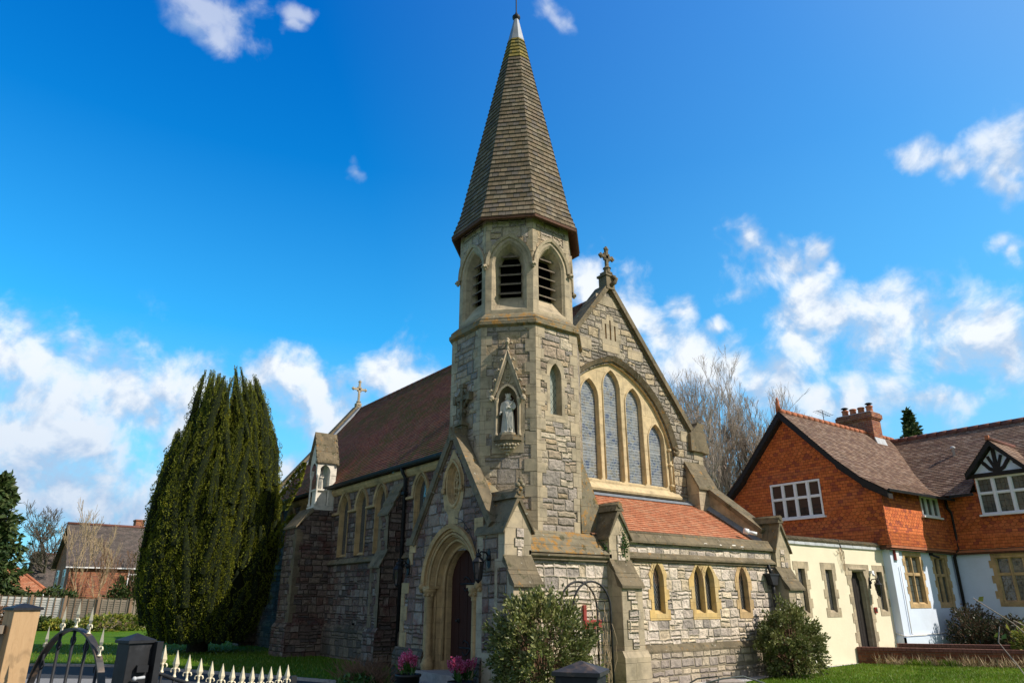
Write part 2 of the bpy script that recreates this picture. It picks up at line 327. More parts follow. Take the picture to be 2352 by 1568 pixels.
def wood(name, a, b_, sc=3):
    m, g, b = mat(name); p = POS(g); s = g.xyz(p)
    w = g.noise(g.comb(g.m('MULTIPLY', s[0], 1), g.m('MULTIPLY', s[1], 1), g.m('MULTIPLY', s[2], .16)), sc * 14, 5, .6, dist=.8)
    k = g.noise(g.comb(s[0], s[1], g.m('MULTIPLY', s[2], .4)), sc * 3.2, 3, .5, dist=1.2)
    c = g.mix(w, a, b_); c = g.mix(g.m('MULTIPLY', g.ss(k, .56, .70), .55), c, tuple(q * .45 for q in a))
    g.put(b.inputs['Base Color'], c); g.put(b.inputs['Normal'], g.bump(w, .003)); return m
wood('post_wood', (.56, .38, .21), (.42, .26, .13)); wood('fence_wood', (.34, .29, .23), (.26, .21, .16), 1)
wood('pale_fence', (.78, .76, .72), (.62, .58, .53), 1); wood('fence_slat', (.30, .20, .13), (.22, .15, .10), 1)
wood('door_wood', (.055, .018, .010), (.03, .010, .007), 1)
def glass(name, kind='dark', base=(.02, .025, .03), line=(.35, .36, .36), pitch=.11, lw=.006, lw_h=None, diamond=False, rough=.08):
    m, g, b = mat(name); uv = UV(g); p = POS(g); s = g.xyz(uv)
    u, v = s[0], s[1]
    if diamond:
        u2 = g.m('ADD', g.m('MULTIPLY', u, 1.45), v); v = g.m('SUBTRACT', g.m('MULTIPLY', u, 1.45), v); u = u2
    def ln(x, pt, w): f = g.m('PINGPONG', x, pt * .5); return g.m('LESS_THAN', f, w)
    if kind == 'stained':
        vr = g.n('ShaderNodeTexVoronoi', feature='F1'); g.put(vr.inputs['Vector'], uv); vr.inputs['Scale'].default_value = 9
        cell = vr.outputs['Color']
        big_ = g.noise(uv, 2.2, 2, .5)
        c = g.ramp(g.xyz(cell)[0], [(0, (.05,.07,.13)), (.2, (.10,.12,.14)), (.45, (.14,.155,.16)), (.65, (.17,.165,.12)), (.85, (.075,.10,.14)), (.93, (.15,.13,.09))], True)
        c = g.mix(g.ss(big_, .42, .6), c, g.mix(.6, c, (.24,.24,.22)))
        c = g.mix(1, c, g.ramp(g.noise(uv, 5, 4, .7), [(.3, (.45,.5,.6)), (.7, (1.5,1.4,1.3))]), 'MULTIPLY')
        ve = g.n('ShaderNodeTexVoronoi', feature='DISTANCE_TO_EDGE'); g.put(ve.inputs['Vector'], uv); ve.inputs['Scale'].default_value = 9
        c = g.mix(g.m('MULTIPLY', g.m('LESS_THAN', ve.outputs[0], .06), .8), c, (.24,.26,.27))
        c = g.mix(ln(v, .075, .0045), c, (.40,.43,.46)); c = g.mix(ln(g.m('ADD', v, .2), .95, .012), c, (.35,.36,.36))
    else:
        c = g.mix(g.noise(uv, 3, 2), base, tuple(q * 1.8 for q in base))
        if pitch:
            l = g.m('MAXIMUM', ln(u, pitch, lw), ln(v, pitch * (1.0 if diamond else 1.45), lw_h or lw))
            c = g.mix(l, c, line)
    g.put(b.inputs['Base Color'], c); b.inputs['Roughness'].default_value = rough if kind != 'stained' else .30
    b.inputs['Specular IOR Level'].default_value = .6
    g.put(b.inputs['Normal'], g.bump(g.noise(uv, 3.5, 2), .01 if kind != 'stained' else .02))
    return m
glass('stained_glass', 'stained'); glass('leaded_dark', base=(.02, .022, .024), line=(.16, .16, .15), pitch=.10, diamond=True)
glass('leaded_light', base=(.22, .24, .21), line=(.05, .05, .045), pitch=.17, lw=.007, diamond=True, rough=.2)
glass('window_glass', base=(.025, .022, .02), pitch=0); glass('leaded_square', base=(.055, .065, .06), line=(.012, .012, .012), pitch=.13, lw=.006)
def leaf(name, cols, trans=.25, rough=.5, sc=1.2, dark=None):
    m, g, b = mat(name); geo = g.n('ShaderNodeNewGeometry'); k = len(cols)
    c = g.ramp(geo.outputs['Random Per Island'], [(i / k, q) for i, q in enumerate(cols)])
    n = g.noise(geo.outputs['Position'], sc, 3, .6)
    c = g.mix(1, c, g.ramp(n, [(.35, (.7, .75, .7)), (.65, (1.25, 1.2, 1.1))]), 'MULTIPLY')
    g.put(b.inputs['Base Color'], c); b.inputs['Roughness'].default_value = rough; b.inputs['Specular IOR Level'].default_value = .35
    if trans:
        t = g.n('ShaderNodeBsdfTranslucent'); g.put(t.inputs[0], c); mx = g.n('ShaderNodeMixShader'); mx.inputs[0].default_value = trans
        m.node_tree.links.new(b.outputs[0], mx.inputs[1]); m.node_tree.links.new(t.outputs[0], mx.inputs[2])
        m.node_tree.links.new(mx.outputs[0], m.node_tree.nodes['Material Output'].inputs[0])
    return m
leaf('yew_leaf', [(.10,.13,.009),(.13,.155,.010),(.18,.19,.011),(.12,.145,.010),(.21,.215,.012)], .1, .65)
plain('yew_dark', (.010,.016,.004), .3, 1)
leaf('shrub_leaf', [(.07,.09,.02),(.14,.165,.04),(.22,.23,.09),(.09,.12,.03),(.28,.29,.13)], .2, .34)
leaf('shrub_leaf_dark', [(.03,.05,.025),(.05,.07,.035),(.08,.08,.05),(.10,.07,.05)], .15, .45)
leaf('conifer_leaf', [(.03,.06,.02),(.05,.09,.025),(.08,.11,.03),(.05,.07,.02)], .1, .6)
leaf('ivy_leaf', [(.03,.10,.02),(.06,.16,.03),(.05,.12,.02)], .2, .4)
leaf('yellow_leaf', [(.30,.30,.04),(.22,.28,.05),(.40,.34,.06),(.14,.20,.04)], .3, .5)
leaf('pink_flower', [(.60,.08,.22),(.70,.16,.36),(.50,.03,.12),(.75,.25,.45)], .3, .5)
leaf('grass_blade', [(.085,.19,.006),(.11,.22,.010),(.15,.24,.015),(.20,.24,.04)], .3, .5, sc=.8)
m, g, b = mat('lawn'); p = POS(g)
n1 = g.noise(p, .5, 5, .6); n2 = g.noise(p, 6, 5, .7); n3 = g.noise(p, 70, 3, .7)
c = g.ramp(g.m('ADD', g.m('MULTIPLY', n1, .6), g.m('MULTIPLY', n2, .4)), [(.3, (.05,.13,.005)), (.5, (.085,.19,.008)), (.7, (.14,.21,.018))])
c = g.mix(1, c, g.ramp(n3, [(.3, (.55,.6,.5)), (.7, (1.3,1.25,1.2))]), 'MULTIPLY')
g.put(b.inputs['Base Color'], c); g.put(b.inputs['Normal'], g.bump(g.m('ADD', n3, n2), .03)); b.inputs['Specular IOR Level'].default_value = .1
m, g, b = mat('gravel'); p = POS(g)
vr = g.n('ShaderNodeTexVoronoi'); g.put(vr.inputs['Vector'], p); vr.inputs['Scale'].default_value = 38
g.put(b.inputs['Base Color'], g.ramp(g.xyz(vr.outputs['Color'])[0], [(0, (.35,.34,.36)), (.4, (.55,.55,.58)), (.8, (.75,.75,.78)), (1, (.45,.4,.36))]))
g.put(b.inputs['Normal'], g.bump(g.m('SUBTRACT', 1, vr.outputs['Distance']), .02))

# ---------------------------------------------------------------- mesh helper
ORG = {}
def empty(name, loc, label=None, cat=None, group=None):
    o = bpy.data.objects.new(name, None); COL.objects.link(o); o.location = loc; ORG[o.name] = Vector(loc)
    tag(o, label, cat, group); return o
def tag(o, label=None, cat=None, group=None, kind=None):
    if label: o['label'] = label
    if cat: o['category'] = cat
    if group: o['group'] = group
    if kind: o['kind'] = kind
    return o
class MB:
    def __init__(s, *mats):
        s.v = []; s.f = []; s.m = []; s.uv = []; s.mats = list(mats); s.cur = 0; s.smooth = False; s.sf = []
    def use(s, name):
        if name not in s.mats: s.mats.append(name)
        s.cur = s.mats.index(name); return s
    def face(s, pts, uv=None, smooth=None):
        b = len(s.v); s.v.extend(Vector(p) for p in pts); s.f.append(list(range(b, b + len(pts)))); s.m.append(s.cur); s.uv.append(uv); s.sf.append(s.smooth if smooth is None else smooth)
    def grid(s, rows, close=False, smooth=True, cap=False):
        # rows: list of equal-length point lists, shared verts
        b = len(s.v); n = len(rows[0])
        for r in rows: s.v.extend(Vector(p) for p in r)
        for i in range(len(rows) - 1):
            for j in range(n if close else n - 1):
                k = (j + 1) % n
                s.f.append([b + i * n + j, b + i * n + k, b + (i + 1) * n + k, b + (i + 1) * n + j]); s.m.append(s.cur); s.uv.append(None); s.sf.append(smooth)
        if cap:
            for i in (0, len(rows) - 1):
                s.f.append([b + i * n + j for j in range(n)]); s.m.append(s.cur); s.uv.append(None); s.sf.append(False)
    def prism(s, poly, vec):
        poly = [Vector(p) for p in poly]; vec = Vector(vec); q = [p + vec for p in poly]
        s.face(poly); s.face(list(reversed(q)))
        for i in range(len(poly)):
            j = (i + 1) % len(poly); s.face([poly[i], poly[j], q[j], q[i]])
    def box(s, a, b):
        x0, y0, z0 = a; x1, y1, z1 = b
        s.prism([(x0, y0, z0), (x1, y0, z0), (x1, y1, z0), (x0, y1, z0)], (0, 0, z1 - z0))
    def tube(s, pts, r, n=6, smooth=True, cap=True):
        pts = [Vector(p) for p in pts]; rows = []
        rs = r if isinstance(r, (list, tuple)) else [r] * len(pts); up = None
        for i, p in enumerate(pts):
            t = (pts[min(i + 1, len(pts) - 1)] - pts[max(i - 1, 0)])
            if t.length < 1e-9: t = Vector((0, 0, 1))
            t.normalize()
            if up is None: up = t.orthogonal().normalized()
            up = (up - t * up.dot(t)); up = up.normalized() if up.length > 1e-6 else t.orthogonal().normalized()
            w = t.cross(up)
            rows.append([p + (up * math.cos(2 * math.pi * k / n) + w * math.sin(2 * math.pi * k / n)) * rs[i] for k in range(n)])
        s.grid(rows, True, smooth, cap)
    def lathe(s, c, prof, n=12, smooth=True, axis=(0, 0, 1), ph=0):
        c = Vector(c); ax = Vector(axis).normalized(); a = ax.orthogonal().normalized(); b = ax.cross(a)
        if abs(ax.z) > .99: a = Vector((1, 0, 0)); b = Vector((0, 1, 0))
        s.grid([[c + ax * z + (a * math.cos(2 * math.pi * k / n + ph) + b * math.sin(2 * math.pi * k / n + ph)) * r for k in range(n)] for (r, z) in prof], True, smooth, True)
    def ball(s, c, r, n=8, sc=(1, 1, 1)):
        c = Vector(c)
        s.grid([[c + Vector((math.sin(math.pi * i / n) * math.cos(2 * math.pi * k / (n + 2)) * r * sc[0], math.sin(math.pi * i / n) * math.sin(2 * math.pi * k / (n + 2)) * r * sc[1], math.cos(math.pi * i / n) * r * sc[2])) for k in range(n + 2)] for i in range(n + 1)], True, True)
    def build(s, name, parent=None, label=None, recalc=True):
        o_ = ORG[parent.name] if parent else Vector((0, 0, 0))
        me = bpy.data.meshes.new(name)
        me.from_pydata([tuple(p - o_) for p in s.v], [], s.f)
        for mn in s.mats: me.materials.append(MATS[mn])
        me.polygons.foreach_set('material_index', s.m); me.polygons.foreach_set('use_smooth', s.sf)
        uvl = me.uv_layers.new(name='UVMap'); dat = []
        for pi, poly in enumerate(me.polygons):
            if s.uv[pi]: 
                for q in s.uv[pi]: dat.extend(q)
                continue
            n = poly.normal
            if abs(n.z) > .985: t = Vector((1, 0, 0)); b = Vector((0, 1, 0))
            else:
                t = Vector((-n.y, n.x, 0)).normalized(); b = n.cross(t)
                if b.z < 0: b = -b
                if t.x + t.y * .5 < 0: t = -t
            for vi in poly.vertices:
                p = s.v[vi]; dat.extend((p.dot(t), p.dot(b)))
        uvl.data.foreach_set('uv', dat)
        if recalc:
            import bmesh
            bm = bmesh.new(); bm.from_mesh(me); bmesh.ops.recalc_face_normals(bm, faces=bm.faces); bm.to_mesh(me); bm.free()
        me.update()
        o = bpy.data.objects.new(name, me); COL.objects.link(o); ORG[o.name] = o_
        if parent: o.parent = parent
        if label: o['label'] = label
        return o
class FR:   # a vertical plane: u along it, z up, d out of it
    def __init__(s, O, U, N): s.O = Vector(O); s.U = Vector(U).normalized(); s.N = Vector(N).normalized()
    def P(s, u, z, d=0): return s.O + s.U * u + s.N * d + Vector((0, 0, z))
def FS(y): return FR((0, y, 0), (1, 0, 0), (0, -1, 0))
def FW(x): return FR((x, 0, 0), (0, 1, 0), (-1, 0, 0))
def poly_prism(m, fr, poly, d0, d1): m.prism([fr.P(u, z, d0) for u, z in poly], fr.N * (d1 - d0))
def fbox(m, fr, u0, u1, z0, z1, d0, d1): poly_prism(m, fr, [(u0, z0), (u1, z0), (u1, z1), (u0, z1)], d0, d1)
def panel(m, fr, outer, holes=(), d=0):
    loops = [[Vector((u, z, 0)) for u, z in outer]] + [[Vector((u, z, 0)) for u, z in h] for h in holes]
    fl = [p for l in loops for p in l]
    for t in geometry.tessellate_polygon(loops): m.face([fr.P(fl[i].x, fl[i].y, d) for i in t])
def rim(m, fr, poly, d0, d1):
    for i in range(len(poly)):
        a = poly[i]; b = poly[(i + 1) % len(poly)]; m.face([fr.P(*a, d0), fr.P(*b, d0), fr.P(*b, d1), fr.P(*a, d1)])
def arch(cu, zb, zs, a, c, inset=0, raise_=0, n=9):
    # closed opening outline; c=None: square head at zs
    A = a - inset
    if c is None: return [(cu - A, zb + raise_), (cu - A, zs - inset), (cu + A, zs - inset), (cu + A, zb + raise_)]
    Rr = A + c; ta = math.acos(c / Rr); pts = [(cu - A, zb + raise_)]
    L = [(cu + c - Rr * math.cos(ta * i / n), zs + Rr * math.sin(ta * i / n)) for i in range(n + 1)]
    pts += L + [(2 * cu - u, z) for u, z in reversed(L[:-1])] + [(cu + A, zb + raise_)]
    return pts
def sweep(m, fr, rings, closed=True):
    for (a, d0), (b, d1) in zip(rings[:-1], rings[1:]):
        n = len(a)
        for i in range(n if closed else n - 1):
            j = (i + 1) % n; m.face([fr.P(*a[i], d0), fr.P(*a[j], d0), fr.P(*b[j], d1), fr.P(*b[i], d1)])
def window(name, fr, parent, cu, zb, zs, a, c, rings, smat, gmat, outer=None, outer_d=.006, hood=None, pane='pane', back=None):
    m = MB(smat)
    if outer: panel(m, fr, outer, [arch(cu, zb, zs, a, c)], outer_d); rim(m, fr, outer, outer_d, -.02)
    rr = [(arch(cu, zb, zs, a, c), outer_d if outer else 0)] + [(arch(cu, zb, zs, a, c, i, r), d) for i, r, d in rings]
    sweep(m, fr, rr)
    if hood:   # hood mould proud of the wall: (half width, thickness, depth, material)
        hw, th, dd, hm = hood; m.use(hm); o = arch(cu, zb, zs, hw, (c or 0) )[1:-1]; i = arch(cu, zb, zs, hw - th, (c or 0))[1:-1]
        sweep(m, fr, [(i, 0), (i, dd * .6), (o, dd), (o, -.01)], False)
        for q in (0, -1): m.face([fr.P(*i[q], 0), fr.P(*i[q], dd * .6), fr.P(*o[q], dd), fr.P(*o[q], 0)])
    w = m.build(name, parent)
    g_ = MB(gmat); L = rr[-1]; panel(g_, fr, L[0], (), L[1] + .01); g_.build(pane, w)
    return w
def toothed(cu, hw, zb, zt, step=.23, amp=.08, top=None, seed=0):
    n = max(2, int(round((zt - zb) / step))); L = []
    for i in range(n):
        e = amp if (i + seed) % 2 == 0 else 0
        L += [(cu - hw - e, zb + (zt - zb) * i / n), (cu - hw - e, zb + (zt - zb) * (i + 1) / n)]
    T = top or []
    return L + T + [(2 * cu - u, z) for u, z in reversed(L)]
def quoins(m, fr, u, side, z0, z1, h=.27, w=(.15, .27), d=.01, seed=0):
    z = z0; i = seed; r = random.Random(seed * 7 + 3)
    while z < z1 - .05:
        hh = min(h * r.uniform(.8, 1.2), z1 - z); ww = w[i % 2] * r.uniform(.92, 1.08)
        fbox(m, fr, min(u, u + side * ww), max(u, u + side * ww), z + .004, z + hh - .004, -.03, d * r.uniform(.7, 1.2)); z += hh; i += 1
def steproof(m, e0, e1, r0, r1, rows, lift=.02, seed=0, jt=.25):
    e0, e1, r0, r1 = map(Vector, (e0, e1, r0, r1)); nrm = (e1 - e0).cross(r0 - e0).normalized()
    if nrm.z < 0: nrm = -nrm
    le = (e1 - e0).length; ld = (e1 - e0).normalized()
    rg = random.Random(seed); K = max(1, int(le / .9)); 
    jit = [[rg.uniform(-jt, jt) * lift for _ in range(K + 1)] for _ in range(rows + 1)]
    for i in range(rows):
        a, b = i / rows, (i + 1) / rows
        for k in range(K):
            s0, s1 = k / K, (k + 1) / K
            def pt(s_, t_): return (e0.lerp(r0, t_)).lerp(e1.lerp(r1, t_), s_)
            A0, A1, B0, B1 = pt(s0, a), pt(s1, a), pt(s0, b), pt(s1, b)
            l0 = nrm * (lift + jit[i][k]); l1 = nrm * (lift + jit[i][k + 1])
            u = [(x - e0).dot(ld) for x in (A0, A1, B1, B0)]
            v0 = i * .1 + .002; v1 = (i + 1) * .1 - .002
            m.face([A0 + l0, A1 + l1, B1, B0], [(u[0], v0), (u[1], v0), (u[2], v1), (u[3], v1)])
            m.face([A0, A1, A1 + l1, A0 + l0], [(u[0], v0), (u[1], v0), (u[1], v0), (u[0], v0)])
def rake(m, fr, p0, p1, th, d0, d1):
    (u0, z0), (u1, z1) = p0, p1; L = math.hypot(u1 - u0, z1 - z0); nx, nz = -(z1 - z0) / L, (u1 - u0) / L
    if nz < 0: nx, nz = -nx, -nz
    poly_prism(m, fr, [p0, p1, (u1 + nx * th, z1 + nz * th), (u0 + nx * th, z0 + nz * th)], d0, d1)
def dup_tree(o, loc, parent=None, label=None):
    c = o.copy(); COL.objects.link(c)
    if parent: c.parent = parent
    else: c.location = loc
    if label: c['label'] = label
    for ch in [x for x in bpy.data.objects if x.parent == o]: dup_tree(ch, None, c)
    return c

# ================================================================ CHURCH
CH = empty('church', (13.2, 20, 0), 'grey stone church with an octagonal shingled spire, arched porch and steep tiled roof', 'church')
TC = Vector((9.6, 12.67, 0)); T22 = math.tan(math.pi / 8)
def octf(k, A):      # k-th face frame, u=0 in its middle
    a = math.pi / 4 * k - math.pi / 2; N = Vector((math.cos(a), math.sin(a), 0)); U = Vector((-N.y, N.x, 0))
    return FR(TC + N * A, U, N)
def octring(A, z): return [TC + Vector((math.cos(math.pi / 8 + k * math.pi / 4) * A / math.cos(math.pi / 8), math.sin(math.pi / 8 + k * math.pi / 4) * A / math.cos(math.pi / 8), z)) for k in range(8)]
FACE_S, FACE_D, FACE_W = 0, 7, 6
# lower shaft
A1 = 1.449; s1 = A1 * T22
m = MB('stone_tower')
nich = arch(.0, 4.86, 5.62, .20, .12)
lan = arch(-.05, 5.37, 6.22, .165, .22)
for k in range(8):
    fr = octf(k, A1); hs = []
    if k == FACE_D: hs = [nich]
    if k == FACE_S: hs = [lan]
    panel(m, fr, [(-s1, 2.6), (s1, 2.6), (s1, 7.42), (-s1, 7.42)], hs)
tower = m.build('tower_wall', CH)
for k in range(8):
    fr = octf(k, A1)
    for sg in (-1, 1):
        m = MB('ashlar_tower'); quoins(m, fr, sg * s1, -sg, 2.9, 7.38, .25, (.13, .24), .010, seed=k + (sg > 0)); m.build('quoins', tower)
fr = octf(FACE_D, A1); m = MB('ashlar_tower')
panel(m, fr, [(-.34, 4.5), (.34, 4.5), (.34, 4.9), (.36, 4.9), (.36, 5.75), (.27, 5.75), (.27, 6.0), (.2, 6.0), (.2, 6.62), (-.2, 6.62), (-.2, 6.3), (-.3, 6.3), (-.3, 5.9), (-.36, 5.9), (-.36, 4.9), (-.34, 4.9)], [nich], .0065)
m.build('ashlar_panel', tower)
# string course between the stages
m = MB('coping_lichen')
prof = [(1.43, 7.30), (1.53, 7.36), (1.53, 7.44), (1.49, 7.47), (1.49, 7.52), (1.33, 7.68), (1.2, 7.68)]
m.grid([octring(a, z) for a, z in prof], True, False); m.build('string_course', CH)
# belfry stage
A2 = 1.325; s2 = A2 * T22
m = MB('ashlar_tower')
for k in range(8):
    fr = octf(k, A2); panel(m, fr, [(-s2, 7.6), (s2, 7.6), (s2, 10.2), (-s2, 10.2)], [arch(0, 7.78, 8.9, .405, .28)])
belfry = m.build('belfry_wall', CH)
for k in range(8):
    m = MB('stone_tower'); fr = octf(k, A2); Rr = .53 + .281; L = []
    for i in range(13):
        x = .44 - .88 * i / 12; cx = abs(x) + .281; L.append((x, max(9.22, 8.9 + math.sqrt(max(Rr * Rr - cx * cx, 0)))))
    panel(m, fr, [(-.44, 10.1), (.44, 10.1)] + L, (), .006); m.build('rubble_infill', belfry)
for k in range(8):
    for sg in (-1, 1):
        m = MB('ashlar_tower'); fr = octf(k, A2); quoins(m, fr, sg * s2, -sg, 9.2, 10.1, .28, (.09, .15), .009, seed=k); m.build('quoins', belfry)
for k in range(8):
    fr = octf(k, A2)
    w = window('belfry_opening', fr, CH, 0, 7.78, 8.9, .405, .28, [(.04, .04, -.04), (.055, .05, -.05), (.155, .40, -.27), (.16, .40, -.34)], 'ashlar_tower', 'void', hood=(.545, .065, .055, 'ashlar_tower'), pane='shadow_board')
    m = MB('louvre_wood')
    for i in range(5):
        z = 8.25 + i * .235; hw = .25 if z < 8.95 else .25 * math.sqrt(max(.1, 1 - ((z - 8.9) / .5) ** 2)) * .98
        poly = [fr.P(-hw, z + .12, -.36), fr.P(-hw, z, -.16), fr.P(-hw, z - .03, -.16), fr.P(-hw, z + .09, -.36)]
        m.prism(poly, fr.U * (2 * hw))
    panel(m, fr, arch(0, 9.16, 9.17, .19, .15), (), -.27)
    m.build('louvres', w)
for k in range(8):
    for p in (octring(A2 + .045, 8.86)[k],):
        m = MB('ashlar_tower')
        m.ball(p, .062, 6); m.ball(p + Vector((0, 0, -.055)), .04, 6)
        for q in range(5):
            a = q * 1.25; m.ball(p + Vector((math.cos(a) * .05, math.sin(a) * .05, -.01)), .03, 5)
        m.build('carved_boss', belfry)
# spire
m = MB('shingles', 'shingles_top')
def sprof(z):
    if z < 10.65: return 1.53 - (z - 10.08) * .31
    return 1.353 - (z - 10.65) * (1.353 - .20) / (16.63 - 10.65)
NR = 46; zs = [10.08 + (16.63 - 10.08) * i / NR for i in range(NR + 1)]
for i in range(NR):
    a, b = zs[i], zs[i + 1]; m.use('shingles_top' if i > NR - 7 else 'shingles')
    ra, rb = octring(sprof(a) + .028, a - .004), octring(sprof(b), b); rc = octring(sprof(a) - .02, a - .008)
    for k in range(8):
        j = (k + 1) % 8; wa = (ra[j] - ra[k]).length / 2; wb = (rb[j] - rb[k]).length / 2; v0 = i * .1 + .002; v1 = v0 + .096
        N_ = 5; 
        for q in range(N_):
            s0, s1_ = q / N_, (q + 1) / N_; dz = [Vector((0, 0, rnd.uniform(-.008, .008))) for _ in range(2)]
            P = [ra[k].lerp(ra[j], s0) + dz[0], ra[k].lerp(ra[j], s1_) + dz[1], rb[k].lerp(rb[j], s1_), rb[k].lerp(rb[j], s0)]
            m.face(P, [(-wa + 2 * wa * s0 + k * 3, v0), (-wa + 2 * wa * s1_ + k * 3, v0), (-wb + 2 * wb * s1_ + k * 3, v1), (-wb + 2 * wb * s0 + k * 3, v1)])
            m.face([rc[k].lerp(rc[j], s0), rc[k].lerp(rc[j], s1_), P[1], P[0]], [(0, v0)] * 4)
spire = m.build('spire', CH)
m = MB('soffit_wood'); m.grid([octring(1.30, 10.12), octring(1.50, 9.98), octring(1.545, 10.0), octring(1.545, 10.07)], True, False); m.build('eaves_soffit', spire)
m = MB('lead'); m.grid([octring(.235, 16.55), octring(.21, 16.66), octring(.075, 17.36), octring(.06, 17.42)], True, False); cap = m.build('lead_cap', spire)
m = MB('black_metal'); m.lathe(TC, [(.05, 17.38), (.075, 17.42), (.115, 17.47), (.115, 17.53), (.075, 17.58), (.03, 17.6), (.035, 17.66), (.018, 17.7), (.018, 18.6), (.008, 18.9)], 12); m.build('finial', spire)

# lancet window in the tower
fr = octf(FACE_S, A1)
window('window', fr, CH, -.05, 5.37, 6.22, .165, .22, [(.0, 0, -.12), (.02, .02, -.17)], 'ashlar_tower', 'leaded_light',
       outer=toothed(-.05, .25, 5.22, 6.45, .22, .07, [(-.2, 6.62), (.1, 6.62)]), outer_d=.009)

# niche with its gablet, shafts and corbel
fr = octf(FACE_D, A1)
m = MB('ashlar_tower')
rr = [(nich, .009), (arch(0, 4.86, 5.62, .20, .12), -.06)] + [(arch(0, 4.86, 5.62, .20, .12, .02 + .03 * i, 0), -.12 - .06 * i) for i in range(3)]
sweep(m, fr, rr); m.use('soffit_wood'); panel(m, fr, rr[-1][0], (), rr[-1][1]); m.use('ashlar_tower')
for sg in (-1, 1):       # side shafts
    m.lathe(fr.P(sg * .245, 0, .05), [(.045, 4.84), (.045, 4.88), (.03, 4.92), (.028, 5.52), (.035, 5.54), (.05, 5.60), (.055, 5.66)], 10)
niche = m.build('statue_niche', CH)
m = MB('ashlar_tower')
for sg in (-1, 1):
    P0 = (sg * .33, 5.70); P1 = (0, 6.72); 
    L = [P0, (sg * .27, 5.70), (sg * 0, 6.52), (0, 6.74)]
    m.prism([fr.P(u, z, .0) for u, z in L], fr.N * .10)
    m.tube([fr.P(sg * .34, 5.68, .10), fr.P(0, 6.74, .10)], .018, 6)
    for q in range(4):
        t_ = .12 + q * .22; u = sg * (.34 * (1 - t_) + .03); z = 5.68 + 1.05 * t_; m.ball(fr.P(u + sg * .02, z + .02, .10), .032, 6); m.ball(fr.P(u + sg * .045, z - .005, .11), .022, 5)
    m.ball(fr.P(sg * .34, 5.66, .10), .06, 7); m.ball(fr.P(sg * .36, 5.62, .12), .04, 6)
A_ = arch(0, 5.5, 5.62, .25, .12)[1:-1]; B_ = arch(0, 5.5, 5.62, .205, .12)[1:-1]
sweep(m, fr, [(B_, .02), (B_, .10), (A_, .10), (A_, .01)], False)
poly_prism(m, fr, [(-.26, 5.72)] + [(u, z) for u, z in arch(0, 5.5, 5.62, .25, .12)[6:-6]] + [(.26, 5.72), (0, 6.5)], 0, .035)
for q in range(9):
    a = q * .7; rr_ = .045 + .012 * (q % 2); m.ball(fr.P(math.cos(a) * rr_ * (1 + .0 * q), 6.10 + math.sin(a) * rr_, .05), .022, 5)
for q in range(5): m.ball(fr.P((q - 2) * .05, 6.0 - abs(q - 2) * -.0 - .03 * (q % 2), .05), .024, 5)
for q in range(3): m.ball(fr.P(0, 6.2 + q * .06, .05), .02, 5)
m.lathe(fr.P(0, 0, .07), [(.02, 6.70), (.03, 6.74), (.055, 6.76), (.03, 6.78), (.028, 6.86), (.06, 6.90), (.03, 6.93), (.05, 6.98), (.02, 7.02)], 10)
for a in range(4):
    v_ = (fr.U * math.cos(a * 1.57) + fr.N * math.sin(a * 1.57)) * .085; m.ball(fr.P(0, 6.90, .07) + v_, .035, 6)
m.build('gablet', niche)
m = MB('coping')
for (hw, z0, z1, dd) in ((.255, 4.80, 4.86, .16), (.29, 4.74, 4.80, .20), (.26, 4.70, 4.74, .17)):
    m.prism([fr.P(-hw, z0, -.05), fr.P(-hw, z0, dd * .55), fr.P(-hw * .45, z0, dd), fr.P(hw * .45, z0, dd), fr.P(hw, z0, dd * .55), fr.P(hw, z0, -.05)], (0, 0, z1 - z0))
m.use('ashlar_tower')
m.prism([fr.P(-.15, 4.86, -.1), fr.P(-.17, 4.86, .08), fr.P(-.1, 4.86, .15), fr.P(.1, 4.86, .15), fr.P(.17, 4.86, .08), fr.P(.15, 4.86, -.1)], (0, 0, .045))
m.grid([[fr.P(u * k, z, max(0, .155 * k * (1 - (u / .25) ** 2 * .7))) for u in (-.25, -.18, -.09, 0, .09, .18, .25)] for k, z in ((1, 4.70), (.8, 4.62), (.5, 4.54), (.15, 4.46))], False)
for q in range(9):
    u = (q - 4) * .055; m.ball(fr.P(u, 4.655 - .015 * (q % 2), .16 - u * u * 1.1), .032, 6)
for q in range(5):
    u = (q - 2) * .065; m.ball(fr.P(u, 4.585, .135 - u * u), .034, 6)
for q in range(3): m.ball(fr.P((q - 1) * .045, 4.52, .10), .032, 6)
m.ball(fr.P(0, 4.465, .07), .035, 6)
m.build('corbel', niche)

# ---------------- the base of the tower: west porch
PX = 7.90; fr = FW(PX); YC = 12.68
m = MB('stone_porch')
door_o = arch(12.65, .33, 1.90, 1.0, .127)
vesica = [(12.62 + .245 * math.sin(t) * (1 - .0), 3.93 + .44 * math.cos(t)) for t in [2 * math.pi * i / 24 for i in range(24)]]
wallp = [(11.5, 0), (14.80, 0), (14.80, .55), (14.70, .68), (14.66, 1.6), (14.62, 2.02), (14.42, 2.35), (14.40, 2.95), (14.12, 2.95), (YC, 4.95), (11.5, 3.30)]
hole = [p for p in door_o]
hole[0] = (hole[0][0], .05); hole[-1] = (hole[-1][0], .05)
panel(m, fr, wallp, [hole, vesica])
m.face([(PX, 14.40, 2.95), (PX, 14.40, 2.3), (9.6, 14.40, 2.3), (9.6, 14.40, 2.95)]); m.face([(PX, 14.66, 0), (9.6, 14.66, 0), (9.6, 14.66, 1.95), (PX, 14.66, 1.95)])
m.face([(PX, 14.66, 1.95), (9.6, 14.66, 1.95), (9.6, 14.40, 2.35), (PX, 14.40, 2.35)])
porch = m.build('porch_wall', CH)
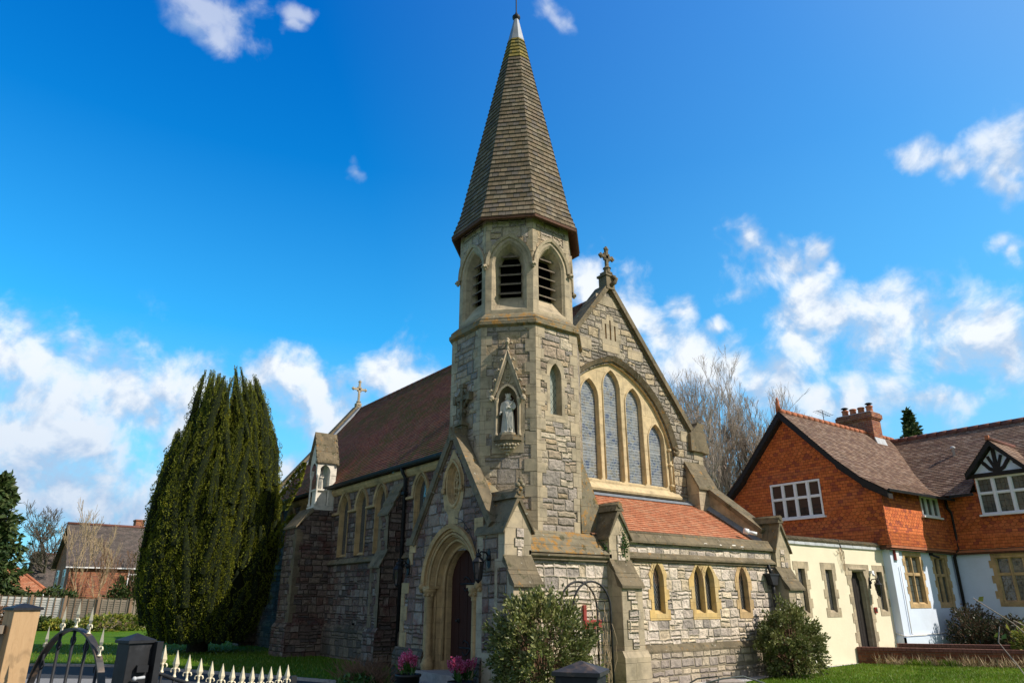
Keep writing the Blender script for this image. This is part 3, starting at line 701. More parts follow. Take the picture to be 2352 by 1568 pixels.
for q_ in ((14.40, -1, 2.36, 2.95, .25, (.15, .26), .012, 2), (14.68, -1, .7, 2.0, .28, (.16, .3), .012, 5), (11.52, 1, 2.0, 3.2, .3, (.18, .3), .014, 4)):
    m = MB('ashlar'); quoins(m, fr, *q_); m.build('quoins', porch)
m = MB('ashlar')
poly_prism(m, fr, [(13.0, 3.5)] + [(12.62 + .36 * math.sin(t), 3.9 + .56 * math.cos(t)) for t in [-math.pi * .75 + i * .1963 for i in range(0, 0)]] + [(13.0, 4.1), (12.9, 4.3), (12.67, 4.62), (12.45, 4.3), (12.3, 4.05), (12.3, 3.5), (12.42, 3.42), (12.42, 3.3), (12.8, 3.3), (12.8, 3.42)], -.01, .0) if False else None
sur = [(12.98, 3.45), (13.04, 3.7), (13.04, 4.05), (12.9, 4.35), (12.66, 4.66), (12.4, 4.35), (12.24, 4.05), (12.24, 3.7), (12.3, 3.45), (12.42, 3.3), (12.44, 3.1), (12.8, 3.1), (12.82, 3.3)]
panel(m, fr, sur, [vesica], .008)
def vs(k, dz=0): return [(12.62 + (u - 12.62) * k, 3.93 + (z - 3.93) * k) for u, z in vesica]
sweep(m, fr, [(vs(1.18), .008), (vs(1.12), .035), (vs(1.0), .03), (vs(.93), -.05), (vs(.86), -.05), (vs(.80), -.10)]); panel(m, fr, vs(.80), (), -.10)
panel_b = m.build('roundel_surround', porch)
m = MB('ashlar')   # vesica carving: interlaced lilies
c0 = (12.62, 3.90)
def tb(pts, r=.016): m.tube([fr.P(c0[0] + u, c0[1] + z, -.075) for u, z in pts], r, 6)
tb([(-.09, -.22), (-.10, .0), (-.085, .14), (0, .02), (.085, .14), (.10, 0), (.09, -.22)]); tb([(-.06, .18), (-.03, .25), (0, .15), (.03, .25), (.06, .18)]); tb([(0, -.28), (0, .28)], .014)
for sg in (-1, 1): tb([(0, -.1), (sg * .05, -.05), (sg * .07, -.12)], .014); tb([(0, -.2), (sg * .06, -.16), (sg * .09, -.2)], .014)
for u, z in ((0, -.06), (-.05, -.07), (.05, -.07), (0, .27)): m.ball(fr.P(c0[0] + u, c0[1] + z, -.06), .028, 6)
m.build('lily_emblem', porch)
m = MB('ashlar')   # hood over the vesica
o = arch(12.63, 3.6, 3.86, .36, .30)[1:-1]; i_ = arch(12.63, 3.6, 3.86, .30, .30)[1:-1]
sweep(m, fr, [(i_, 0), (i_, .05), (o, .07), (o, -.01)], False)
for sg in (-1, 1):
    for q in range(6): m.ball(fr.P(12.63 + sg * (.34 + .03 * math.cos(q)), 3.80 + .035 * math.sin(q * 1.1), .06), .035, 6)
m.build('hood_mould', porch)
# plinth and set-offs
for a, b in ((11.5, 11.68), (13.62, 14.86)):
    m = MB('stone_plinth_dark'); fbox(m, fr, a, b, 0, .56, -.02, .07); m.prism([fr.P(a, .56, .07), fr.P(a, .70, .0), fr.P(a, .56, 0)], fr.U * (b - a)); m.build('plinth', porch)
# doorway mouldings
m = MB('ashlar_shade')
sp = [(0, .0, .012), (.05, 0, .012), (.07, 0, -.05), (.12, 0, -.05), (.15, 0, -.02), (.19, 0, -.10), (.20, 0, -.16), (.25, 0, -.14), (.28, 0, -.22), (.35, 0, -.30), (.37, 0, -.33), (.39, 0, -.44)]
sweep(m, fr, [([p for p in arch(12.65, .33, 1.90, 1.0, .127, q, 0, 14)][1:-1] if False else arch(12.65, .33, 1.90, 1.0, .127, q, 0, 14), d) for q, _, d in sp], False)
sweep(m, fr, [(arch(12.65, 1.2, 1.90, 1.0, .127, 0, 0, 14)[1:-1], .0), (arch(12.65, 1.2, 1.90, 1.0, .127, 0, 0, 14)[1:-1], .06), (arch(12.65, 1.2, 1.90, 1.09, .127, 0, 0, 14)[1:-1], .08), (arch(12.65, 1.2, 1.90, 1.09, .127, 0, 0, 14)[1:-1], -.01)], False)
for r_, q, d in ((.030, .10, -.02), (.030, .22, -.125), (.034, .33, -.26)): m.tube([fr.P(u, z, d) for u, z in arch(12.65, .5, 1.90, 1.0, .127, q, 0, 14)], r_, 8)
for sg in (-1, 1):
    c = fr.P(12.65 + sg * .86, 0, -.03)
    m.lathe(c, [(.13, .02), (.13, .36), (.14, .40), (.14, .44), (.115, .47), (.115, .50), (.10, .53), (.078, .56), (.078, 1.62), (.095, 1.64), (.085, 1.67), (.12, 1.74), (.14, 1.80), (.15, 1.81), (.15, 1.86), (.13, 1.88)], 14)
    for q in range(8): a = q * .785; m.ball(c + Vector((math.cos(a) * .11, math.sin(a) * .11, 1.74)), .035, 6)
    fbox(m, fr, 12.65 + sg * .86 - .16, 12.65 + sg * .86 + .16, 1.86, 1.91, -.16, .09)
    m.ball(fr.P(12.65 + sg * 1.05, 1.90, .05), .08, 8); m.ball(fr.P(12.65 + sg * 1.09, 1.83, .04), .05, 6)
doorway = m.build('door_surround', CH)
m = MB('ashlar_gold'); fbox(m, fr, 11.52, 11.66, 1.36, 1.70, 0, .014); m.build('patched_stone', porch)
m = MB('door_wood'); L = arch(12.65, .33, 1.90, 1.0, .127, .40, 0, 14)
for i in range(8):   # vertical boards
    u0 = 12.05 + i * .15; fbox(m, fr, u0 + .004, u0 + .146, .33, 2.75, -.50, -.405 - .004 * (i % 2))
m.use('void'); panel(m, fr, arch(12.65, .2, 1.90, 1.0, .127, .38), (), -.51)
door = m.build('door', CH)
m = MB('black_metal')
for z in (.75, 1.95):
    m.tube([fr.P(12.1, z, -.40), fr.P(12.9, z, -.40)], .018, 6)
    for sg in (-1, 1): m.tube([fr.P(12.5, z, -.40), fr.P(12.6, z + sg * .10, -.40), fr.P(12.72, z + sg * .14, -.40), fr.P(12.78, z + sg * .08, -.40)], .012, 6)
m.build('strap_hinges', door)
m = MB('black_metal'); m.lathe(fr.P(12.95, 1.25, -.40), [(.045, 0), (.045, .012), (.02, .02), (.03, .05), (.02, .07)], 10, axis=(-1, 0, 0)); m.build('handle', door)
m = MB('kerb'); m.box((7.35, 11.75, 0), (8.5, 13.55, .17)); m.box((7.62, 11.85, .17), (8.5, 13.45, .33)); m.build('door_step', CH)
# porch roof and coping
m = MB('coping_lichen')
for sg in (-1, 1):
    y1 = YC + sg * 1.42
    P = [(8.0, YC, 4.90), (8.0, y1, 2.88), (10.0, y1, 2.88), (10.0, YC, 4.90)]
    nv = Vector((0, sg * 1.42, 1)).normalized() * .06
    m.prism(P, nv)
    m.prism([(8.05, y1, 2.80), (9.4, y1, 2.80), (9.4, y1 + sg * .12, 2.80), (8.05, y1 + sg * .12, 2.80)], (0, 0, .1))
m.build('porch_roof', CH)
m = MB('coping')
rake(m, fr, (YC + .01, 4.90), (14.20, 2.80), .15, -.22, .07); rake(m, fr, (YC - .01, 4.90), (11.28, 2.95), .15, -.22, .07)
rake(m, fr, (YC + .01, 4.84), (14.20, 2.74), .07, -.02, .035); rake(m, fr, (YC - .01, 4.84), (11.32, 2.93), .07, -.02, .035)
fbox(m, fr, 14.12, 14.50, 2.78, 2.93, -.5, .05)
fbox(m, fr, 12.58, 12.78, 4.85, 5.12, -.2, .08)
m.prism([fr.P(12.6, 4.98, .08), fr.P(12.68, 5.14, .14), fr.P(12.76, 4.98, .08), fr.P(12.68, 4.95, .1)], -fr.N * .2)
m.build('gable_coping', CH)
def cross(m, fr, u, z, H, s=1.0, d=0):
    # wheel-less floriated cross with knobbed arms
    t = .055 * s; m.lathe(fr.P(u, 0, d), [(.17 * s, z), (.17 * s, z + .05 * s), (.12 * s, z + .08 * s), (.12 * s, z + .2 * s), (.15 * s, z + .22 * s), (.10 * s, z + .27 * s), (.06 * s, z + .3 * s)], 8, False, ph=.39)
    zc = z + H * .68; a = H * .27
    fbox(m, fr, u - t, u + t, z + .25 * s, z + H, d - t * .8, d + t * .8); fbox(m, fr, u - a, u + a, zc - t, zc + t, d - t * .8, d + t * .8)
    for (du, dz) in ((0, H - (zc - z)), (a, 0), (-a, 0)):
        c = fr.P(u + du, zc + dz, d); m.ball(c, .075 * s, 7)
        for (p, q) in ((.06, 0), (-.06, 0), (0, .06), (0, -.06)): m.ball(c + fr.U * p * s + Vector((0, 0, q * s)), .05 * s, 6)
    for (p, q) in ((1, 1), (1, -1), (-1, 1), (-1, -1)): m.ball(fr.P(u + p * .1 * s, zc + q * .1 * s, d), .05 * s, 6)
m = MB('coping'); F2 = FW(8.12)
fbox(m, F2, 12.54, 12.82, 4.8, 5.18, -.16, .12); fbox(m, F2, 12.50, 12.86, 5.18, 5.24, -.19, .16)
F3 = FW(8.10); 
fbox(m, F3, 12.63, 12.73, 5.24, 6.1, -.05, .05)
zc = 5.82
for sg in (-1, 1):
    fbox(m, F3, *sorted((12.68 + sg * .05, 12.68 + sg * .29)), zc - .05, zc + .05, -.045, .045); fbox(m, F3, *sorted((12.68 + sg * .24, 12.68 + sg * .33)), zc - .09, zc + .09, -.06, .06)
    for q in (-1, 1): m.tube([F3.P(12.68 + sg * .06, zc + q * .19, 0), F3.P(12.68 + sg * .13, zc + q * .12, 0), F3.P(12.68 + sg * .2, zc + q * .06, 0)], .04, 6)
    m.ball(F3.P(12.68 + sg * .1, 5.5, 0), .045, 6)
fbox(m, F3, 12.60, 12.76, 6.05, 6.14, -.06, .06)
m.build('gable_cross', CH, 'thick stone cross on the porch gable')

# ---------------- buttresses with gabled heads (south front)
def gab_butt(x0, x1, apex_z, eave_z, lowx, yb=11.7, dark=False):
    xc = (x0 + x1) / 2; YF = 10.8; YL = 10.52; fr = FS(YF)
    m = MB('ashlar_tower', 'coping')
    # upper stage
    m.prism([(x0, YF, 0), (x0, YF, eave_z), (xc, YF, apex_z - .09), (x1, YF, eave_z), (x1, YF, 0)], (0, yb - YF, 0))
    b = None
    # lower stage
    l0, l1 = lowx
    m.prism([(l0, YL, 0), (l0, YL, 1.88), (l0, YF + .02, 2.36), (l0, YF + .3, 2.36), (l0, YF + .3, 0)], (l1 - l0, 0, 0))
    m.prism([(l0 - .06, YL - .07, 0), (l0 - .06, YL - .07, .60), (l0 - .06, YL, .72), (l0 - .06, YF + .3, .72), (l0 - .06, YF + .3, 0)], (l1 - l0 + .12, 0, 0))
    o = m.build('buttress', CH)
    f1, f2 = FS(YF), FS(YL); r = random.Random(int(x0 * 10))
    for (fr_, z0, z1, n) in ((f1, 2.40, eave_z - .02, 3), (f2, .75, 1.82, 6)):
        z = z0; m = MB('stone_front')
        for i in range(n):
            h = (z1 - z0) / n; c = xc + r.uniform(-.04, .05); w = r.choice((.05, .08, .10, .14)); fbox(m, fr_, c - w, c + w, z + .008, z + h - .008, -.01, .022 * r.uniform(.5, 1.2)); z += h
        m.build('rubble_infill', o)
    m = MB('coping')
    for sg, xe in ((-1, x0), (1, x1)):
        e = xe + sg * .06; ze = eave_z - .09
        m.prism([(xc, YF - .05, apex_z), (e, YF - .05, ze), (e, YF - .05, ze - .035), (xc, YF - .05, apex_z - .15)], (0, yb - YF + .08, 0))
    m.tube([(xc, YF - .08, apex_z + .02), (xc, yb, apex_z + .02)], .065, 8)
    m.prism([(xc - .13, YF - .06, apex_z - .10), (xc, YF - .06, apex_z + .1), (xc + .13, YF - .06, apex_z - .10)], (0, yb - YF + .06, 0))
    m.build('gabled_cap', o)
    m = MB('coping')   # weathering slabs in two courses
    m.prism([(l0 - .03, YL - .06, 1.86), (l0 - .03, YL - .06, 1.91), (l0 - .03, 10.66, 2.17), (l0 - .03, 10.68, 2.13), (l0 - .03, 10.60, 1.9)], (l1 - l0 + .06, 0, 0))
    m.prism([(l0 - .02, 10.64, 2.12), (l0 - .02, 10.64, 2.165), (l0 - .02, 10.80, 2.42), (l0 - .02, 10.84, 2.3)], (l1 - l0 + .04, 0, 0))
    m.build('weathering', o); return o
b1 = gab_butt(7.88, 8.50, 3.56, 2.93, (7.872, 8.492))
m = MB('stone_porch'); fbox(m, FW(7.88), 11.0, 11.50, .75, 2.80, -.01, .006); fbox(m, FW(7.872), 10.72, 11.0, .75, 2.2, -.01, .008); m.build('rubble_infill', b1)
m = MB('coping_lichen'); P = Vector((8.2, 10.74, 3.62))
for a in range(4): m.ball(P + Vector((math.cos(a * 1.57) * .06, 0, .08 + math.sin(a * 1.57) * .07)), .05, 7)
m.ball(P + Vector((0, 0, .2)), .035, 6); m.build('finial', b1)
b2 = gab_butt(10.54, 11.12, 3.50, 2.93, (10.55, 11.13), 11.75)
b3 = gab_butt(16.32, 16.93, 3.60, 2.87, (16.25, 16.86), 11.8)
m = MB('red_paint'); m.build if False else None
# walls between the buttresses
fr = FS(10.90)
m = MB('stone_front'); panel(m, fr, [(8.45, 0), (10.6, 0), (10.6, 2.5), (8.45, 2.5)]); m.build('tower_base_wall', CH)
m = MB('coping_lichen')
for (y0, z0, y1, z1) in ((10.80, 2.52, 10.97, 2.68), (10.94, 2.67, 11.10, 2.83), (11.07, 2.82, 11.30, 3.02)):
    m.prism([(8.45, y0, z0), (8.45, y1, z1), (8.45, y1 + .02, z0 - .05), (8.45, y0, z0 - .04)], (2.15, 0, 0))
m.build('weathering', CH)
m = MB('coping'); m.prism([(8.45, 10.84, 2.40), (8.45, 10.80, 2.44), (8.45, 10.80, 2.50), (8.45, 10.95, 2.52), (8.45, 10.95, 2.38)], (2.15, 0, 0)); m.tube([(8.45, 10.86, 2.375), (10.6, 10.86, 2.375)], .022, 6); m.build('string_course', CH)

# ---------------- narthex
m = MB('stone_front')
W1 = arch(12.04, 1.37, 2.03, .175, .30); W2a = arch(13.375, 1.37, 2.03, .165, .30); W2b = arch(13.755, 1.37, 2.03, .165, .30); W3 = arch(15.0, 1.37, 2.03, .165, .30)
panel(m, fr, [(11.05, 0), (16.4, 0), (16.4, 2.9), (11.05, 2.9)], [W1, W2a, W2b, W3])
nar = m.build('narthex_wall', CH)
m = MB('stone_plinth'); m.box((11.1, 10.80, 0), (16.3, 10.905, .62)); m.use('coping'); m.prism([(11.1, 10.79, .62), (11.1, 10.79, .655), (11.1, 10.90, .77), (11.1, 10.95, .62)], (5.2, 0, 0)); m.build('plinth', nar)
m = MB('coping')
m.prism([(11.1, 10.86, 2.44), (11.1, 10.81, 2.47), (11.1, 10.81, 2.51), (11.1, 10.90, 2.60), (11.1, 10.95, 2.60), (11.1, 10.95, 2.42)], (5.2, 0, 0)); m.tube([(11.3, 10.875, 2.425), (16.3, 10.875, 2.425)], .024, 6)
m.build('string_course', nar)
m = MB('coping')
x = 11.1
while x < 16.3:
    w = min(.62, 16.32 - x); j = rnd.uniform(-.004, .004)
    m.prism([(x + .003, 10.82 + j, 2.79), (x + .003, 10.82 + j, 2.835), (x + .003, 10.93, 2.97), (x + .003, 10.95, 3.0), (x + .003, 11.2, 3.0), (x + .003, 11.2, 2.79)], (w - .006, 0, 0)); x += .62
m.tube([(11.1, 10.99, 3.0), (16.3, 10.99, 3.0)], .05, 8); m.build('parapet_coping', nar)
m = MB('statue_stone')
r = random.Random(5)
for q in range(9):
    xx = 12.4 + q * .45 + r.uniform(-.1, .1); yy = 10.845 + .02; w = r.uniform(.04, .10)
    if r.random() < .8:
        z_ = 2.842 + r.uniform(0, .03); yc_ = 10.825 + (z_ - 2.835) * .8; m.prism([(xx - w, yc_ - .004, z_), (xx - w * .4, yc_ + .01, z_ + .018), (xx + w * .6, yc_ + .012, z_ + .02), (xx + w, yc_ - .002, z_ + .002), (xx + w * .2, yc_ - .008, z_ - .008)], (0, .004, -.006))
m.build('lichen_patches', nar)
frn = fr
W_top = lambda c, hw: [(c - hw - .02, 2.16), (c - hw * .55, 2.40), (c + hw * .55, 2.40), (c + hw + .02, 2.16)]
def nw(c, seed, gm='leaded_dark', sm='ashlar_gold'):
    return window('window', frn, nar, c, 1.37, 2.03, .17, .30, [(.0, .0, -.03), (.010, .07, -.125)], sm, gm,
        outer=toothed(c, .25, 1.24, 2.06, .21, .07, W_top(c, .27), seed), outer_d=.012)
nw(12.04, 0); nw(15.0, 1, sm='ashlar')
m = MB('ashlar_gold')
o2 = [(13.10, 1.24), (13.10, 1.45), (13.03, 1.45), (13.03, 1.66), (13.10, 1.66), (13.10, 1.86), (13.03, 1.86), (13.03, 2.06), (13.12, 2.16), (13.30, 2.40), (13.84, 2.40), (14.02, 2.16), (14.10, 2.06), (14.10, 1.86), (14.03, 1.86), (14.03, 1.66), (14.10, 1.66), (14.10, 1.45), (14.03, 1.45), (14.03, 1.24)]
panel(m, frn, o2, [W2a, W2b], .012); rim(m, frn, o2, .012, -.02)
for c in (13.375, 13.755): sweep(m, frn, [(arch(c, 1.37, 2.03, .165, .30), .012), (arch(c, 1.37, 2.03, .165, .30, 0), -.03), (arch(c, 1.37, 2.03, .165, .30, .010, .07), -.125)])
w = m.build('window', nar, 'double lancet window')
for c in (13.375, 13.755): m = MB('leaded_dark'); panel(m, frn, arch(c, 1.37, 2.03, .165, .30, .010, .07), (), -.118); m.build('pane', w)
# lean-to roof, flashing, raking parapet
m = MB('red_tiles'); steproof(m, (10.4, 11.16, 2.93), (16.42, 11.16, 2.93), (10.4, 13.1, 4.17), (16.42, 13.1, 4.17), 22, .022, 0, .06); m.build('narthex_roof', CH)
m = MB('lead'); m.prism([(10.6, 12.92, 4.10), (10.6, 13.14, 4.25), (10.6, 13.14, 4.12)], (5.9, 0, 0)); m.prism([(16.26, 11.2, 3.02), (16.41, 11.2, 3.09), (16.41, 13.1, 4.32), (16.26, 13.1, 4.24)], (0, 0, -.03)); m.build('lead_flashing', CH)
m = MB('ashlar_tower'); m.prism([(16.42, 11.2, 0), (16.42, 11.2, 3.26), (16.42, 13.15, 4.78), (16.42, 13.15, 0)], (.36, 0, 0)); rp = m.build('raking_parapet', CH)
m = MB('coping'); rake(m, FW(16.42), (11.2, 3.25), (13.0, 4.65), .12, -.42, .06); m.build('coping_slabs', rp)
m = MB('coping_lichen')  # broach between the tower and the lean-to
m.face([(10.15, 11.25, 4.75), (10.15, 12.9, 4.75), (11.05, 12.9, 4.1), (11.05, 11.75, 3.55)]); m.face([(10.15, 11.25, 4.75), (11.05, 11.75, 3.55), (11.05, 11.3, 2.95), (10.15, 11.18, 2.95)]); m.face([(11.05, 11.3, 2.95), (11.05, 11.75, 3.55), (11.05, 12.9, 4.1), (11.05, 12.9, 2.95)])
m.build('broach', CH)

# ---------------- nave
GX = 13.25; GY = 13.15; SL = 1.25
fr = FS(GY)
def gz(x): return 10.12 - SL * abs(x - GX)
m = MB('stone_gable')
gout = [(9.65, 0), (16.80, 0), (16.80, 5.74), (16.68, gz(16.68)), (GX, gz(GX)), (9.7, gz(9.7)), (9.65, 5.5)]
bigarch = arch(GX, 4.36, 5.0, 2.25, .6, n=16)
slits = [[(x - .028, z0), (x + .028, z0), (x + .028, z1), (x - .028, z1)] for x, z0, z1 in ((13.07, 8.47, 8.92), (13.25, 8.47, 9.06), (13.43, 8.47, 8.92))]
panel(m, fr, gout, [bigarch] + slits)
gable = m.build('west_gable_wall', CH)
m = MB('void'); 
for s_ in slits: panel(m, fr, s_, (), -.12)
m.use('ashlar')
for s_ in slits: rim(m, fr, s_, 0, -.12)
m.use('ashlar_tower')
panel(m, fr, [(12.92, 8.1), (13.58, 8.1), (13.58, 8.42), (13.66, 8.42), (13.66, 8.7), (13.56, 8.7), (13.56, 9.05), (13.4, 9.05), (13.36, 9.2), (13.14, 9.2), (13.1, 9.05), (12.94, 9.05), (12.94, 8.7), (12.84, 8.7), (12.84, 8.42), (12.92, 8.42)], slits, .01)
for (x0, x1, z0, z1) in ((11.6, 12.5, 8.02, 8.36), (13.9, 14.5, 8.06, 8.36), (12.75, 13.75, 9.48, 9.78), (15.9, 16.6, 5.95, 6.25)):
    q_ = MB('ashlar_tower'); fbox(q_, fr, x0, x1, z0, z1, -.01, .012); q_.build('ashlar_band', gable)
m.build('slit_surround', gable); m = MB('ashlar_tower'); quoins(m, fr, 16.80, -1, 4.2, 5.7, .3, (.2, .38), .014, 3); m.build('quoins', gable)
# the five lights
m = MB('ashlar_pale')
LC = [(11.58, 5.80, 6.33), (12.42, 6.72, 7.24), (13.25, 7.08, 7.62), (14.08, 6.72, 7.24), (14.92, 5.80, 6.33)]
def lt(cx, spz, ap, a, ins=0, r_=0): 
    rise = ap - spz; c_ = (rise * rise - .33 * .33) / (2 * .33); return arch(cx, 4.55, spz, .33 if ins == 0 else .33, c_, ins, r_)
holes = [lt(*L, .33) for L in LC]
ft = FS(GY + .08)
m.use('ashlar_pale'); panel(m, ft, arch(GX, 4.36, 5.0, 2.25, .6, n=16), holes)
for L in LC: sweep(m, ft, [(lt(*L, .33), 0), (lt(*L, .33, .03), -.03), (lt(*L, .33, .035, .02), -.04), (lt(*L, .33, .045, .04), -.10)])
for L in LC: 
    q = lt(*L, .33)[1:-1]; m.tube([ft.P(u, z, .0) for u, z in [(q[0][0], 4.6)] + q + [(q[-1][0], 4.6)]], .028, 6)
sweep(m, fr, [(bigarch, 0), (bigarch, -.08)])
for sg in (-1, 1):
    for z in (4.62, 5.2, 5.62): m.lathe(fr.P(GX + sg * 2.17, z, -.06), [(.05, -.04), (.075, -.02), (.075, .02), (.05, .04)], 8)
    m.tube([fr.P(GX + sg * 2.17, 4.5, -.06), fr.P(GX + sg * 2.17, 5.6, -.06)], .045, 8)
bw = m.build('west_window', gable)
m = MB('stained_glass')
for L in LC: panel(m, ft, lt(*L, .33, .045, .04), (), -.094)
m.build('stained_glass', bw)
m = MB('ashlar_pale'); m.prism([(10.9, GY - .10, 4.24), (10.9, GY - .12, 4.30), (10.9, GY + .02, 4.42), (10.9, GY + .25, 4.60), (10.9, GY + .25, 4.24)], (4.72, 0, 0)); m.use('coping'); m.prism([(10.9, GY - .13, 4.20), (10.9, GY - .16, 4.235), (10.9, GY, 4.26), (10.9, GY, 4.2)], (4.8, 0, 0)); m.build('sill', bw)
m = MB('coping'); o = arch(GX, 5.4, 5.0, 2.43, .6, n=18)[1:-1]; i_ = arch(GX, 5.4, 5.0, 2.30, .6, n=18)[1:-1]
o = [p for p in o if p[1] > 5.6]; i_ = [p for p in i_ if p[1] > 5.6]; n_ = min(len(o), len(i_)); o = o[:n_]; i_ = i_[:n_]
sweep(m, fr, [(i_, 0), (i_, .05), (o, .13), (o, -.01)], False)
for q in range(10): a = q * .63; m.ball(fr.P(o[-1][0] - .06 + .05 * math.cos(a * 2), 5.58 + .07 * math.sin(a), .10), .06, 6)
m.build('hood_mould', bw)
# gable coping
m = MB('coping')
rake(m, fr, (GX, 10.06), (16.72, 10.06 - SL * (16.72 - GX)), .14, -.42, .10); rake(m, fr, (GX, 10.06), (9.75, 10.06 - SL * 3.5), .14, -.42, .10)
rake(m, fr, (GX, 9.98), (16.6, 9.98 - SL * (16.6 - GX)), .08, -.05, .04)
poly_prism(m, fr, [(16.20, 5.70), (16.62, 5.70), (16.98, 5.66), (16.98, 5.80), (16.80, 6.45), (16.55, 6.5), (16.2, 6.2)], -.45, .12)
fbox(m, fr, 16.55, 16.86, 6.4, 6.56, -.46, .11)
fbox(m, fr, GX - .16, GX + .16, 10.0, 10.42, -.2, .12); fbox(m, fr, GX - .2, GX + .2, 10.40, 10.46, -.24, .15); fbox(m, fr, GX - .13, GX + .13, 10.46, 10.56, -.17, .09)
m.tube([fr.P(GX, 10.12, .1), fr.P(GX + .1, 10.2, .2), fr.P(GX + .16, 10.32, .2), fr.P(GX + .05, 10.42, .12)], .06, 6)
cop = m.build('gable_coping', CH)
m = MB('coping'); cross(m, fr, GX, 10.5, .82, .85, .0); m.build('gable_cross', CH, 'slim floriated stone cross on the west gable')
# stepped buttress at the right of the gable
m = MB('ashlar_tower'); m.prism([(16.0, 12.75, 3.2), (16.0, 12.75, 4.55), (16.0, 13.16, 5.30), (16.0, 13.16, 3.2)], (.72, 0, 0)); bq = m.build('buttress', CH)
m = MB('coping')
for a, b_ in ((0, .34), (.33, .67), (.66, 1.0)):
    y0, z0 = 12.69 + .47 * a, 4.53 + .80 * a; y1, z1 = 12.69 + .47 * b_, 4.53 + .80 * b_
    m.prism([(15.95, y0, z0), (15.95, y0, z0 + .06), (15.95, y1, z1 + .06), (15.95, y1 + .02, z1)], (.82, 0, 0))
m.build('weathering', bq)
# side walls of the nave
NX = 9.62; fw = FW(NX)
ctr = [15.75, 17.05, 19.44, 20.74, 22.04, 25.6, 26.9, 28.2]
hs = [arch(c, 2.92, 4.34, .34, .28) for c in ctr]
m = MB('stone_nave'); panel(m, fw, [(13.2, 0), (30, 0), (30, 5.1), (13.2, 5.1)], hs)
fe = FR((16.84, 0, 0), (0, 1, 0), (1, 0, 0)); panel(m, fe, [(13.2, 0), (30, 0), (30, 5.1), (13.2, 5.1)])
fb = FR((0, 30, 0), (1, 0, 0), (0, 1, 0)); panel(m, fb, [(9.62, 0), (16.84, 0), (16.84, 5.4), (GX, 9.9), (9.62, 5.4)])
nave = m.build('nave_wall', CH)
m = MB('coping')
m.prism([(NX, 13.3, 2.68), (NX - .09, 13.3, 2.70), (NX - .09, 13.3, 2.73), (NX, 13.3, 2.86)], (0, 16.7, 0)); m.build('string_course', nave)
m = MB('ashlar'); m.prism([(NX + .02, 13.3, 4.90), (NX - .04, 13.3, 4.93), (NX - .10, 13.3, 5.02), (NX - .10, 13.3, 5.12), (NX + .02, 13.3, 5.12)], (0, 16.6, 0)); m.build('eaves_cornice', nave)
m = MB('stone_plinth_dark'); m.prism([(NX - .08, 13.3, 0), (NX - .08, 13.3, .82), (NX, 13.3, .95), (NX + .02, 13.3, 0)], (0, 16.7, 0)); m.build('plinth', nave)
for k, c in enumerate(ctr):
    zb = 2.92 if c > 16 else 3.6
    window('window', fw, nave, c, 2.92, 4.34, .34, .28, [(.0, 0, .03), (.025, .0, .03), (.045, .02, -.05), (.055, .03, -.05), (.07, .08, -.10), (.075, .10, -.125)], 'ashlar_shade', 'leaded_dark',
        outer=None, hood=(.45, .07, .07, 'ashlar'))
m = MB('ashlar')
for a, b_ in ((18.95, 19.10), (19.78, 20.40), (21.08, 21.70), (22.38, 22.95), (16.2, 16.7), (17.39, 17.95), (24.2, 25.26), (25.94, 26.56), (27.24, 27.86)): m.prism([(NX, a, 4.26), (NX - .06, a, 4.28), (NX - .06, a, 4.33), (NX, a, 4.37)], (0, b_ - a, 0))
m.build('impost_string', nave)
m = MB('nave_tiles'); steproof(m, (9.42, 13.35, 5.17), (9.42, 29.8, 5.17), (GX, 13.35, 9.92), (GX, 29.8, 9.92), 62, .018, 1, .12); steproof(m, (17.08, 13.35, 5.17), (17.08, 29.8, 5.17), (GX, 13.35, 9.92), (GX, 29.8, 9.92), 40, .016, 2); nr = m.build('nave_roof', CH)
m = MB('ridge_tile_dark')
for i in range(40): m.tube([(GX, 13.4 + i * .41, 9.90), (GX, 13.4 + i * .41 + .40, 9.90)], [.085, .078], 8)
m.build('ridge_tiles', nr)
m = MB('black_metal'); m.prism([(9.48, 13.5, 5.14), (9.36, 13.5, 5.15), (9.34, 13.5, 5.20), (9.34, 13.5, 5.25), (9.36, 13.5, 5.25), (9.48, 13.5, 5.18)], (0, 16.3, 0)); m.build('gutter', CH)
m = MB('black_metal'); m.tube([(9.40, 17.86, 5.17), (9.46, 17.88, 5.02), (9.55, 17.88, 4.88), (9.55, 17.88, 0)], .05, 8); m.box((9.47, 17.78, 4.42), (9.62, 17.98, 4.5)); m.box((9.47, 17.80, 2.5), (9.62, 17.96, 2.56))
m.build('drainpipe', CH)
m = MB('void'); fbox(m, fw, 20.70, 20.86, .84, 1.0, 0, .008); m.build('vent', nave)
# far gable coping with cross
fr = FS(29.8)
m = MB('coping'); rake(m, fr, (GX, 10.02), (17.0, 10.02 - SL * 3.75), .13, -.35, .12); rake(m, fr, (GX, 10.02), (9.5, 10.02 - SL * 3.75), .13, -.35, .12); m.use('lead'); rake(m, fr, (GX, 9.93), (9.5, 9.93 - SL * 3.75), .09, .12, .42)
m.build('east_gable_coping', CH)
m = MB('ashlar_tower'); fbox(m, fr, GX - .12, GX + .12, 9.95, 10.25, -.15, .1); cross(m, fr, GX, 10.15, 1.15, .8); m.build('gable_cross', CH, 'small fleury cross on the far end of the nave ridge')
